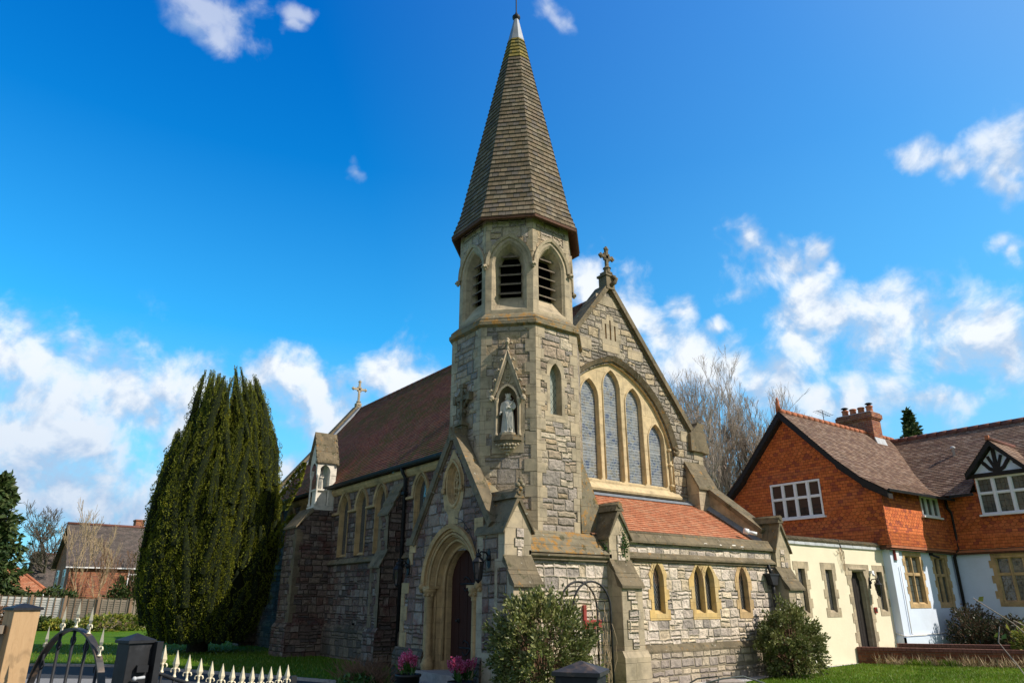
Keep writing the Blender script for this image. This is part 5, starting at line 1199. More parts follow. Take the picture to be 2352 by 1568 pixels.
# dormer gable
fd = FW(26.80)
m = MB('white_render'); panel(m, fd, [(8.2, 5.5), (9.88, 5.5), (9.06, 6.42)]); dg = m.build('dormer_wall', HS)
m = MB('black_timber')
def bar(p, q, w): 
    (u0, z0), (u1, z1) = p, q; L = math.hypot(u1 - u0, z1 - z0); nx, nz = -(z1 - z0) / L * w / 2, (u1 - u0) / L * w / 2
    poly_prism(m, fd, [(u0 + nx, z0 + nz), (u1 + nx, z1 + nz), (u1 - nx, z1 - nz), (u0 - nx, z0 - nz)], -.02, .03 + rnd.uniform(0, .004))
bar((8.1, 5.56), (9.98, 5.56), .13); bar((9.06, 5.6), (9.06, 6.4), .12)
for sg in (1, -1):
    bar((9.06, 5.63), (9.06 + sg * .22, 5.75), .12); bar((9.06 + sg * .2, 5.73), (9.06 + sg * .36, 5.95), .11); bar((9.06 + sg * .34, 5.9), (9.06 + sg * .42, 6.05), .10); bar((9.06, 5.62), (9.06 + sg * .2, 6.15), .09)
m.build('timber_framing', dg)
DV = [(9.06, 6.66), (9.62, 6.02), (9.98, 5.62)]
for sg in (1, -1):
    m = MB('house_tiles')
    for (a, b) in zip(DV[:-1], DV[1:]):
        ya = 9.06 + (a[0] - 9.06) * sg; yb_ = 9.06 + (b[0] - 9.06) * sg; steproof(m, (26.55, yb_, b[1]), (29.2, yb_, b[1]), (26.55, ya, a[1]), (29.2, ya, a[1]), 6, .015, 9)
    m.build('dormer_roof', dg)
m = MB('black_timber')
for sg in (1, -1):
    for (a, b) in zip(DV[:-1], DV[1:]):
        P_ = [(9.06 + (a[0] - 9.06) * sg, a[1] - .01), (9.06 + (b[0] - 9.06) * sg, b[1] - .01), (9.06 + (b[0] - 9.06) * sg, b[1] - .16), (9.06 + (a[0] - 9.06) * sg, a[1] - .20)]; m.prism([(26.56, y, z) for y, z in P_], (.22, 0, 0))
m.build('bargeboard', dg)
m = MB('ridge_tile_dark'); m.tube([(26.56, 9.06, 6.68), (29, 9.06, 6.68)], .08, 8); m.use('ridge_tile'); m.box((26.53, 9.0, 6.66), (26.62, 9.12, 6.80)); m.build('ridge_tiles', dg)
m = MB('white_plastic', 'red_paint'); m.box((22.93, 10.99, 2.80), (23.10, 11.065, 3.08)); m.use('red_paint'); m.box((22.90, 11.0, 2.78), (22.93, 11.065, 3.10)); tag(m.build('alarm_box'), 'white alarm box with red edge high on the sunlit white wall corner', 'alarm box')
m = MB('black_metal'); m.box((25.28, 10.98, 3.0), (25.38, 11.065, 3.1)); m.tube([(25.33, 10.99, 3.02), (25.42, 10.9, 2.96), (25.5, 10.86, 2.94)], .035, 6); tag(m.build('security_light'), 'small dark security light above the right window of the white wall', 'lamp')

# low brick walls in front of the house
def lowwall(pts, z, w, label, extra=None):
    e = empty('low_brick_wall', pts[0] + (0,), label, 'wall'); a, b = Vector((*pts[0], 0)), Vector((*pts[1], 0)); d = (b - a).normalized(); n = Vector((-d.y, d.x, 0)) * w
    m = MB('brick_low'); m.prism([a, b, b + n, a + n], (0, 0, z - .08)); m.build('wall', e)
    m = MB('ridge_tile_dark'); L = (b - a).length; i = 0
    while i * .11 < L - .1: p = a + d * (i * .11 + .004) - n * .06; m.prism([p + Vector((0, 0, z - .08)), p + d * .102 + Vector((0, 0, z - .08)), p + d * .102 + n * 1.12 + Vector((0, 0, z - .08)), p + n * 1.12 + Vector((0, 0, z - .08))], (0, 0, .08)); i += 1
    m.build('brick_coping', e)
lowwall([(20.30, 11.25), (22.9, 7.2)], .42, .22, 'low brown brick wall running from the cream annexe along the lawn')
lowwall([(21.9, 10.9), (24.4, 7.4)], .47, .22, 'second low brown brick wall, behind the first and nearer the white house')

# ================================================================ FAR HOUSES, FENCE, GARAGE (left)
def house(name, F_, ang, L, Wd, eave, ridge, wallm, roofm, label, cat='house', wins=(), chim=None, over=.35):
    a = R(ang); e = Vector((math.cos(a), math.sin(a), 0)); n = Vector((-e.y, e.x, 0)); Fv = Vector((*F_, 0)); Z = Vector((0, 0, 1))
    h = empty(name, Fv, label, cat); q = [Fv, Fv + e * L, Fv + e * L + n * Wd, Fv + n * Wd]
    m = MB(wallm)
    for i, j in ((0, 1), (2, 3)): m.face([q[i], q[j], q[j] + Z * eave, q[i] + Z * eave])
    for i, j in ((1, 2), (3, 0)): m.face([q[i], q[j], q[j] + Z * eave, (q[i] + q[j]) / 2 + Z * ridge, q[i] + Z * eave])
    wl = m.build('wall', h)
    s_ = (ridge - eave) / (Wd / 2); m = MB(roofm); r0 = Fv + n * (Wd / 2) - e * over + Z * (ridge + .05); r1 = r0 + e * (L + 2 * over)
    a0 = Fv - n * .3 - e * over + Z * (eave - .3 * s_ + .05); b0 = Fv + n * (Wd + .3) - e * over + Z * (eave - .3 * s_ + .05)
    steproof(m, a0, a0 + e * (L + 2 * over), r0, r1, 34, .03); steproof(m, b0, b0 + e * (L + 2 * over), r0, r1, 20, .03); rf = m.build('roof', h)
    m = MB('ridge_tile_dark'); m.tube([r0, r1], .13, 6); m.build('ridge_tiles', rf)
    m = MB('white_paint'); m.prism([a0 + Z * -.1, a0 + Z * .02, a0 + Z * .02 + n * .1, a0 - Z * .1 + n * .1], e * (L + 2 * over)); m.build('gutter', rf)
    for (side, u0, u1, z0, z1) in wins:
        f_ = FR(q[0], e, -n) if side == 's' else FR(q[0], n, -e)
        m = MB('white_paint'); 
        fbox(m, f_, u0, u1, z0, z0 + .08, 0, .06); fbox(m, f_, u0, u1, z1 - .08, z1, 0, .06); fbox(m, f_, u0, u0 + .08, z0 + .08, z1 - .08, 0, .06); fbox(m, f_, u1 - .08, u1, z0 + .08, z1 - .08, 0, .06); fbox(m, f_, u0 + .08, u1 - .08, z0 + (z1 - z0) * .62, z0 + (z1 - z0) * .62 + .08, 0, .05); c = (u0 + u1) / 2; fbox(m, f_, c - .04, c + .04, z0 + .08, z0 + (z1 - z0) * .62, 0, .045)
        w = m.build('window', h); m = MB('window_glass'); fbox(m, f_, u0 + .04, u1 - .04, z0 + .04, z1 - .04, .005, .02); m.build('pane', w)
    if chim:
        m = MB(wallm if wallm == 'brick' else 'brick'); c = Fv + e * chim + n * (Wd / 2); m.prism([c + Z * (ridge - .8), c + e * .7 + Z * (ridge - .8), c + e * .7 + n * .9 + Z * (ridge - .8), c + n * .9 + Z * (ridge - .8)], Z * 1.5)
        m.prism([c - e * .05 - n * .05 + Z * (ridge + .6), c + e * .75 - n * .05 + Z * (ridge + .6), c + e * .75 + n * .95 + Z * (ridge + .6), c - e * .05 + n * .95 + Z * (ridge + .6)], Z * .14); cc = m.build('chimney', rf)
        m = MB('lead_white'); m.prism([c - e * .08 - n * .06 + Z * (ridge - .9), c + e * .78 - n * .06 + Z * (ridge - .9), c + e * .78 + n * .0 + Z * (ridge - .5), c - e * .08 + n * .0 + Z * (ridge - .5)], -n * .03); m.build('flashing', cc)
    return h
house('brick_house', (6.99, 69.6), 4, 9, 6.0, 4.45, 7.75, 'brick', 'slate_dark', 'two storey brick house with a steep grey brown roof beyond the panelled fence', wins=(('s', 4.4, 5.3, 2.8, 4.1), ('w', 1.1, 2.2, 2.5, 4.0), ('w', 3.9, 5.1, 2.5, 4.0)), chim=5.0)
house('distant_house', (6.3, 92), 5, 8, 6, 3.0, 6.3, 'brick', 'slate_dark', 'distant house with a plain brown roof, half hidden to the left of the brick house', wins=(('s', .5, 1.6, 1.7, 2.7),), over=.2)
# garage with a low hipped red roof
e = empty('red_roofed_garage', (3.0, 64, 0), 'low building with a hipped orange red tiled roof behind the left end of the fence', 'garage')
m = MB('brick'); m.box((-1.5, 62.2, 0), (4.9, 66, 2.15)); m.build('wall', e)
m = MB('red_tiles'); A_, B_, C_, D_ = (-1.9, 61.8, 2.1), (5.3, 61.8, 2.1), (5.3, 66.4, 2.1), (-1.9, 66.4, 2.1); r0, r1 = (.3, 64.1, 3.75), (3.2, 64.1, 3.75)
steproof(m, A_, B_, (.3, 64.1, 3.75), (3.2, 64.1, 3.75), 18, .03); m.face([B_, C_, r1]); m.face([D_, A_, r0]); m.face([C_, D_, r0, r1]); rf = m.build('roof', e)
m = MB('ridge_tile'); m.tube([r0, r1], .12, 6); m.tube([r1, B_], .11, 6); m.tube([r0, A_], .11, 6); m.build('ridge_tiles', rf)
# panelled garden fence: each bay and each post separate parts of one fence
e = empty('garden_fence', (4.4, 53, 0), 'long weathered panelled garden fence in front of the far houses', 'fence')
FP = [(-1.2, 56.8, 2.0)] + [(-1.2 + (7.0 + 1.2) * i / 5, 56.8 - 5.7 * i / 5, 2.0 - .28 * i / 5) for i in range(1, 6)] + [(8.6, 50.2, 1.66), (10.6, 49.6, 1.62), (13, 49.0, 1.6)]
for i in range(len(FP) - 1):
    (x0, y0, z0), (x1, y1, z1) = FP[i], FP[i + 1]; n = 30; m = MB('pale_fence' if i < 4 else 'fence_wood')
    a, b = Vector((x0, y0, 0)), Vector((x1, y1, 0)); d = (b - a).normalized(); nn = Vector((d.y, -d.x, 0))
    for k in range(13):
        z = .1 + k * (z0 - .15) / 13; h = (z0 - .15) / 13
        m.prism([a + Vector((0, 0, z)), a + Vector((0, 0, z + h * 1.05)) + nn * .0, a + Vector((0, 0, z + h * 1.05)) + nn * .012, a + Vector((0, 0, z)) + nn * .035], (b - a) + Vector((0, 0, (z1 - z0))))
    m.build('panel', e)
    m = MB('fence_slat' if i < 5 else 'fence_wood')
    for k in range(5): p = a.lerp(b, (k + .5) / 5); m.prism([p + nn * .03, p + nn * .03 + d * .045, p + nn * .06 + d * .045, p + nn * .06], (0, 0, z0 + (z1 - z0) * (k + .5) / 5))
    m.prism([a + nn * .02 + Vector((0, 0, z0)), a - nn * .05 + Vector((0, 0, z0)), a - nn * .05 + Vector((0, 0, z0 + .04)), a + nn * .05 + Vector((0, 0, z0 + .04))], (b - a) + Vector((0, 0, (z1 - z0)))); m.build('battens', e)
for (x0, y0, z0) in FP: m = MB('fence_slat'); m.box((x0 - .07, y0 - .10, 0), (x0 + .07, y0 + .04, z0 + .1)); m.build('post', e)

# ================================================================ GATES IN THE FOREGROUND
def sqpost(P, Hh, a, ang, name, label, cat, bm, capm, over=.012, caph=.05):
    P = Vector((*P, 0)); an = R(ang); U = Vector((math.cos(an), math.sin(an), 0)); V = Vector((-U.y, U.x, 0)); h = a / 2; e = empty(name, P, label, cat)
    c = [P - U * h - V * h, P + U * h - V * h, P + U * h + V * h, P - U * h + V * h]
    import bmesh
    m = MB(bm); m.prism(c, (0, 0, Hh)); o = m.build('post', e)
    bm_ = bmesh.new(); bm_.from_mesh(o.data); bmesh.ops.remove_doubles(bm_, verts=bm_.verts, dist=1e-5); bm_.to_mesh(o.data); bm_.free()
    bv = o.modifiers.new('edge', 'BEVEL'); bv.width = .004; bv.segments = 2
    m = MB(capm); k = 1 + over * 2 / a; cc = [P + (q - P) * k for q in c]; Z = Vector((0, 0, 1)); t0, t1 = Hh, Hh + .014
    m.prism([q + Z * t0 for q in cc], (0, 0, t1 - t0)); ap = P + Z * (Hh + caph)
    for i in range(4): m.face([cc[i] + Z * (t1 + .0003), cc[(i + 1) % 4] + Z * (t1 + .0003), ap])
    m.build('cap', e); return e, P, U, V, h
WP = (.375, 5.90); SP = (.858, 4.66); RP = (2.03, 2.27)
wp, wP, wU, wV, wh = sqpost(WP, 1.585, .155, 17, 'timber_gate_post', 'square pale timber gate post with a flat pyramid metal cap, far left', 'gate post', 'post_wood', 'black_metal', caph=.045)
sp_, sP, sU, sV, sh = sqpost(SP, 1.425, .132, 17, 'steel_gate_post', 'black steel gate post holding the gate hinge, between the arched gate and the spiked gate', 'gate post', 'black_metal', 'black_metal')
rp_, rP, rU, rV, rh = sqpost(RP, 1.375, .165, 35, 'steel_gate_post', 'black steel gate post in front of the leafy bush and rose arch', 'gate post', 'black_metal', 'rusty_metal')
m = MB('black_metal')
p = sP + sU * (sh + .0) - sV * (sh - .005)
m.prism([p + Vector((0, 0, 0)), p + sU * .035, p + sU * .035 - sV * .05, p - sV * .05], (0, 0, 1.43)); m.build('hinge_stile', sp_)
q = p + Vector((-.045, -.03, 1.28)); m = MB('black_metal'); m.box(q + Vector((-.025, -.03, 0)), q + Vector((.03, .02, .035))); m.build('hinge_bracket', sp_)
m = MB('lead_white'); m.tube([q + Vector((-.03, -.03, -.03)), q + Vector((.02, -.025, -.025))], .008, 8); m.ball(q + Vector((-.03, -.03, -.03)), .012, 6); m.build('hinge_bolt', sp_)
# timber fence panel left of the wooden post
e = empty('timber_fence', (-.6, 6.1, 0), 'grey brown close boarded timber fence at the left edge, fixed to the timber post', 'fence')
a = wP - wU * (wh + .001); dirp = Vector((-.93, .36, 0)).normalized()
m = MB('fence_wood')
for i in range(8):
    pa = a + dirp * (.15 * i); pb = a + dirp * (.15 * i + .145); nn = Vector((dirp.y, -dirp.x, 0)); m.prism([pa, pb, pb + nn * .02, pa + nn * .02], (0, 0, 1.44))
m.build('boards', e)
m = MB('fence_wood'); nn = Vector((dirp.y, -dirp.x, 0)); m.prism([a - nn * .05, a + dirp * 1.2 - nn * .05, a + dirp * 1.2 + nn * .05, a + nn * .05] and [v + Vector((0, 0, 1.445)) for v in (a - nn * .05, a + dirp * 1.2 - nn * .05, a + dirp * 1.2 + nn * .05, a + nn * .05)], (0, 0, .05)); m.build('top_rail', e)
# finials
def spear(m, P, s, dx, n=None):
    P = Vector(P); dx = Vector(dx).normalized(); dy = Vector((-dx.y, dx.x, 0))
    def ring(r, z, f=.45): return [P + dx * r * s + Vector((0, 0, z * s)), P + dy * r * f * s + Vector((0, 0, z * s)), P - dx * r * s + Vector((0, 0, z * s)), P - dy * r * f * s + Vector((0, 0, z * s))]
    m.grid([ring(.014, .07), ring(.031, .105), ring(.001, .215)], True, False, True)
    m.lathe(P, [(.014 * s, 0), (.018 * s, .006 * s), (.012 * s, .012 * s), (.009 * s, .03 * s), (.011 * s, .06 * s), (.013 * s, .075 * s)], 8)
    for sg in (-1, 1): m.tube([P + dx * sg * x * s + Vector((0, 0, z * s)) for x, z in ((.006, .055), (.016, .072), (.03, .068), (.038, .052), (.034, .042), (.026, .046))], [.006 * s, .007 * s, .0065 * s, .006 * s, .005 * s, .003 * s], 6)
# arched pedestrian gate between the posts
ga = Vector((.475, 5.70, 0)); gb = Vector((.775, 4.86, 0)); gd = (gb - ga); gl = gd.length; gd.normalize(); gn = Vector((-gd.y, gd.x, 0))
AG = empty('arched_iron_gate', ga, 'black wrought iron pedestrian gate with an arched top and gold tipped spears', 'gate')
def gp(u, z, d=0): return ga + gd * u + gn * d + Vector((0, 0, z))
hwg = gl / 2; base = 1.02; rise = .47
def az(u): x = (u - hwg) / hwg; return base + rise * math.sqrt(max(0, 1 - x * x)) 
m = MB('rusty_metal'); N_ = 28
arc = [(hwg - hwg * math.cos(math.pi * i / N_), base + rise * math.sin(math.pi * i / N_)) for i in range(N_ + 1)]
arci = [(hwg - (hwg - .012) * math.cos(math.pi * i / N_), base + (rise - .012) * math.sin(math.pi * i / N_)) for i in range(N_ + 1)]
m.grid([[gp(u, z, -.02) for u, z in arc], [gp(u, z, .02) for u, z in arc], [gp(u, z, .02) for u, z in arci], [gp(u, z, -.02) for u, z in arci], [gp(u, z, -.02) for u, z in arc]], False, False)
m.build('arch', AG)
m = MB('black_metal')
for u in (.0, gl): m.prism([gp(u - .015, .05, -.018), gp(u + .015, .05, -.018), gp(u + .015, .05, .018), gp(u - .015, .05, .018)], (0, 0, base - .05))
for z in (.12, base - .05): m.prism([gp(0, z, -.008), gp(gl, z, -.008), gp(gl, z, .008), gp(0, z, .008)], (0, 0, .03))
m.build('frame', AG)
fu = [gl * (k - .25) / 5.5 for k in range(1, 6)]
for u in fu:
    m = MB('black_metal'); m.tube([gp(u, .1), gp(u, az(u))], .009, 8); m.build('bar', AG)
for i, u in enumerate(fu):
    m = MB('gold_paint'); spear(m, gp(u, az(u)), .72, gd); m.build('spear_finial', AG)
for u in fu:
    m = MB('black_metal')
    for sg in (-1, 1):
        m.tube([gp(u + sg * (.008 + .02 * math.sin(t)), az(u) - .07 - .022 * math.cos(t) , 0) for t in [k * .6 for k in range(9)]], .004, 5)
    m.build('scroll', AG)
# swooping spiked drive gate
ra_ = Vector((.985, 4.68, 0)); rb_ = Vector((2.15, 5.62, 0)); rd = (rb_ - ra_); rl = rd.length; rd.normalize()
RG = empty('spiked_iron_gate', ra_, 'black iron drive gate with a swooping rail and a row of pale gold spear heads', 'gate')
def rz(u):
    t = min(1, u / (rl * .95)); return 1.045 + .225 * (1 - t) ** 2.1
m = MB('black_metal')
L = [ra_ + rd * (rl * i / 24) + Vector((0, 0, rz(rl * i / 24))) for i in range(25)]
m.tube(L, .011, 6); m.build('top_rail', RG); m = MB('black_metal'); m.tube([ra_ + Vector((0, 0, .3)), rb_ + Vector((0, 0, .3))], .011, 6); m.build('bottom_rail', RG)
m = MB('black_metal'); m.prism([rb_ + Vector((-.02, -.02, 0)), rb_ + Vector((.02, -.02, 0)), rb_ + Vector((.02, .02, 0)), rb_ + Vector((-.02, .02, 0))], (0, 0, 1.115)); m.build('end_stile', RG)
for i in range(13):
    u = .055 + i * (rl - .11) / 12.3; p = ra_ + rd * u; m = MB('black_metal'); m.tube([p + Vector((0, 0, .2)), p + Vector((0, 0, rz(u) + .01))], .008, 6); m.build('bar', RG)
    m = MB('gold_paint'); spear(m, p + Vector((0, 0, rz(u) + .008)), .68, Vector((.8, -.6, 0))); m.build('spear_head', RG)

# rose arch
e = empty('rose_arch', (8.9, 9.75, 0), 'thin dark metal rose arch with dry climbing stems, to the right of the leafy bush', 'arch')
for yy in (9.6, 9.95):
    m = MB('black_metal'); c, hw_ = 8.89, .44; m.tube([(c - hw_, yy, 0), (c - hw_, yy, 1.5)] + [(c - hw_ * math.cos(math.pi * i / 14), yy, 1.5 + .45 * math.sin(math.pi * i / 14)) for i in range(1, 14)] + [(c + hw_, yy, 1.5), (c + hw_, yy, 0)], .019, 6); m.build('hoop', e)
m = MB('black_metal')
for z in (.15, .52, .9, 1.28, 1.62): 
    for sg in (-1, 1): x = 8.89 + sg * (.44 if z < 1.55 else .425); m.tube([(x, 9.6, z), (x, 9.95, z)], .008, 5)
for k in (.3, .5, .7): x = 8.89 - .44 * math.cos(math.pi * k); m.tube([(x, 9.6, 1.5 + .45 * math.sin(math.pi * k)), (x, 9.95, 1.5 + .45 * math.sin(math.pi * k))], .008, 5)
m.tube([(8.45, 9.95, 1.62), (9.33, 9.95, 1.62)], .003, 4)
m.build('rungs', e)
m = MB('twig_straw'); r = random.Random(3)
for q in range(26):
    x, y, z = 9.33 + r.uniform(-.06, .04), 9.8 + r.uniform(-.2, .2), r.uniform(0, .3); P_ = [(x, y, z)]
    while z < r.uniform(.8, 1.8): z += r.uniform(.08, .2); x += r.uniform(-.05, .05); y += r.uniform(-.04, .04); x = min(max(x, 9.2), 9.42); P_.append((x, y, z))
    if len(P_) > 2: m.tube(P_, .004, 4)
for q in range(8):
    x = r.uniform(8.9, 9.3); m.tube([(x + r.uniform(-.1, .1), 9.8 + r.uniform(-.15, .15), 1.5 + k * .09 + r.uniform(-.05, .05)) for k in range(5)], .003, 4)
m.build('climbing_stems', e)
# red boards on the wall behind
m = MB('red_paint'); m.box((9.83, 10.85, 1.13), (9.90, 10.89, 1.55)); m.box((9.84, 10.83, 1.12), (10.27, 10.849, 1.28)); m.use('black_metal'); m.box((10.24, 10.82, 1.19), (10.255, 10.829, 1.20)); tag(m.build('red_board'), 'dull red wooden board fixed to the stone wall behind the rose arch', 'board')
# stone block, hoses
m = MB('kerb'); m.prism([(12.0, 9.55, 0), (12.5, 9.25, 0), (12.8, 9.75, 0), (12.3, 10.05, 0)], (0, 0, .17)); tag(m.build('stone_block'), 'pale stone block lying at the foot of the narthex wall', 'stone')
m = MB('hose_green'); m.tube([(11.1, 9.9, .05), (11.5, 9.6, .14), (11.9, 9.35, .25), (12.35, 9.2, .28), (12.65, 8.95, .16), (12.75, 8.8, .02)], .016, 6); m.tube([(11.0, 9.8, .06), (11.4, 9.5, .10), (11.8, 9.4, .12), (11.95, 9.45, .25), (12.1, 9.6, .26), (11.8, 9.85, .22), (11.55, 9.95, .1)], .014, 6); tag(m.build('garden_hose'), 'grey garden hose looped over the stone block', 'hose')

# ================================================================ GROUND
def sheet(name, pts, z, mt, kind='structure'):
    m = MB(mt); m.face([(x, y, z) for x, y in pts]); o = m.build(name, None, None, False); o['kind'] = kind; return o
sheet('ground', [(-300, -300), (500, -300), (500, 500), (-300, 500)], 0.0, 'lawn')
sheet('drive', [(-6, 27.5), (2.16, 23.8), (3.64, 22.3), (4.45, 20.6), (5.76, 17.7), (6.68, 15.4), (7.2, 13.6), (6.9, 10.9), (6.3, 8.0), (5.5, -8), (-10, -8), (-12, 12)], .004, 'asphalt')
sheet('pavement', [(-6, 21.5), (1.89, 20.1), (3.16, 19.0), (3.0, 17.5), (2.2, 6.4), (-8, 6.4)], .008, 'paving')
sheet('gravel_strip', [(11.0, 9.7), (13.6, 10.22), (15.7, 10.66), (18.44, 11.10), (20.2, 11.2), (20.2, 11.3), (11.0, 10.8)], .010, 'gravel')
def kerbline(pts, name, z=.06):
    m = MB('kerb')
    for a, b in zip(pts[:-1], pts[1:]):
        a, b = Vector((*a, 0)), Vector((*b, 0)); d = (b - a).normalized(); n = Vector((-d.y, d.x, 0)) * .1; L = (b - a).length; k = max(1, int(L / .9))
        for i in range(k): p, q = a.lerp(b, i / k) + d * .006, a.lerp(b, (i + 1) / k) - d * .006; m.prism([p, q, q + n, p + n], (0, 0, z))
    o = m.build(name); o['kind'] = 'structure'
kerbline([(-6, 27.5), (2.16, 23.8), (3.64, 22.3), (4.45, 20.6), (5.76, 17.7), (6.68, 15.4), (7.2, 13.6)], 'kerb')

# ================================================================ VEGETATION
NR_ = np.random.RandomState(11)
def npmesh(name, V, Fq, mt, parent=None, nv=4, smooth=False):
    o_ = np.array(ORG[parent.name]) if parent else np.zeros(3)
    me = bpy.data.meshes.new(name); V = (np.asarray(V, dtype=np.float32) - o_.astype(np.float32)); n = len(Fq)
    me.vertices.add(len(V)); me.vertices.foreach_set('co', V.ravel())
    me.loops.add(n * nv); me.loops.foreach_set('vertex_index', np.asarray(Fq, dtype=np.int32).ravel())
    me.polygons.add(n); me.polygons.foreach_set('loop_start', np.arange(n, dtype=np.int32) * nv); me.polygons.foreach_set('loop_total', np.full(n, nv, dtype=np.int32))
    me.polygons.foreach_set('use_smooth', np.full(n, smooth)); me.materials.append(MATS[mt]); me.update(calc_edges=True); me.validate()
    o = bpy.data.objects.new(name, me); COL.objects.link(o); ORG[o.name] = Vector(o_)
    if parent: o.parent = parent
    return o
def nrmz(a): return a / (np.linalg.norm(a, axis=1, keepdims=True) + 1e-9)
def leaves(name, P, D, L, w, mt, parent=None, fold=.0):
    P = np.asarray(P, float); D = nrmz(np.asarray(D, float)); n = len(P); S = nrmz(np.cross(D, NR_.normal(size=(n, 3)))); L = np.asarray(L).reshape(-1, 1); w = L * w; U = np.cross(D, S)
    V = np.stack([P, P + D * L * .45 + S * w + U * L * fold, P + D * L, P + D * L * .45 - S * w + U * L * fold], 1).reshape(-1, 3)
    return npmesh(name, V, np.arange(4 * n).reshape(-1, 4), mt, parent)
def tubes(name, segs, mt, parent=None, sides=4):
    # segs: list of (p0, r0, p1, r1)
    A = np.array([s_[0] for s_ in segs], float); B = np.array([s_[2] for s_ in segs], float); r0 = np.array([s_[1] for s_ in segs])[:, None]; r1 = np.array([s_[3] for s_ in segs])[:, None]
    D = nrmz(B - A); X = nrmz(np.cross(D, np.where(np.abs(D[:, 2:3]) > .9, np.array([[1., 0, 0]]), np.array([[0, 0, 1.]])))); Y = np.cross(D, X); V = []
    for k in range(sides):
        c, s_ = math.cos(2 * math.pi * k / sides), math.sin(2 * math.pi * k / sides); V.append(A + (X * c + Y * s_) * r0)
    for k in range(sides):
        c, s_ = math.cos(2 * math.pi * k / sides), math.sin(2 * math.pi * k / sides); V.append(B + (X * c + Y * s_) * r1)
    V = np.stack(V, 1).reshape(-1, 3); n = len(A); b = (np.arange(n) * 2 * sides)[:, None]; Fq = []
    for k in range(sides): j = (k + 1) % sides; Fq.append(b + np.array([[k, j, sides + j, sides + k]]))
    return npmesh(name, V, np.stack(Fq, 1).reshape(-1, 4), mt, parent, smooth=True)
def branch(p, d, L, r, depth, rg, out, spread=.5, up=.15, kids=(2, 3), shrink=.74, nseg=3, tips=None):
    p = np.array(p, float); d = np.array(d, float)
    for i in range(nseg):
        d2 = d + rg.normal(size=3) * .13 + np.array([0, 0, up * .35]); d2 /= np.linalg.norm(d2); q = p + d2 * L / nseg; r2 = r * (1 - .28 / nseg * 1.0)
        out.append((p, r, q, r2)); p, d, r = q, d2, r2
        if depth > 0 and i < nseg - 1 and rg.rand() < .75:
            s_ = rg.normal(size=3); s_ -= d * s_.dot(d); s_ /= np.linalg.norm(s_); dd = d * (1 - spread * .4) + s_ * spread * 1.25 + np.array([0, 0, up]); dd /= np.linalg.norm(dd)
            branch(p, dd, L * shrink * rg.uniform(.7, 1.0), r * .55, depth - 1, rg, out, spread, up, kids, shrink, nseg, tips)
    if depth > 0:
        k = rg.randint(kids[0], kids[1] + 1)
        for i in range(k):
            s_ = rg.normal(size=3); s_ -= d * s_.dot(d); s_ /= np.linalg.norm(s_); dd = d + s_ * spread * rg.uniform(.6, 1.3) + np.array([0, 0, up]); dd /= np.linalg.norm(dd)
            branch(p, dd, L * shrink * rg.uniform(.8, 1.1), r * .72, depth - 1, rg, out, spread, up, kids, shrink, nseg, tips)
    elif tips is not None: tips.append(p)
def bare(name, base, stems, L, r, depth, seed, label, mt='bark_pale', spread=.45, up=.2, rmin=.0, cat='tree', group=None, shrink=.74, nseg=3):
    rg = np.random.RandomState(seed); e = empty(name, (base[0], base[1], 0), label, cat, group); segs = []
    for k in range(stems):
        a = 2 * math.pi * k / max(1, stems) + rg.uniform(-.4, .4); t = .0 if stems == 1 else rg.uniform(.08, .38); o = np.array([math.cos(a), math.sin(a), 0]) * (0 if stems == 1 else .4)
        branch(np.array([*base, 0.]) + o * rg.uniform(.3, 1.6), np.array([math.cos(a) * t, math.sin(a) * t, 1.]), L * rg.uniform(.85, 1.1), r * rg.uniform(.7, 1.1), depth, rg, segs, spread, up, shrink=shrink, nseg=nseg)
    big_ = [s_ for s_ in segs if s_[1] > r * .22]; sm = [(a, max(b, rmin), c, max(d, rmin)) for a, b, c, d in segs if b <= r * .22]
    tubes('trunk', big_, mt, e, 6); tubes('branches', sm, mt, e, 3); return e, segs
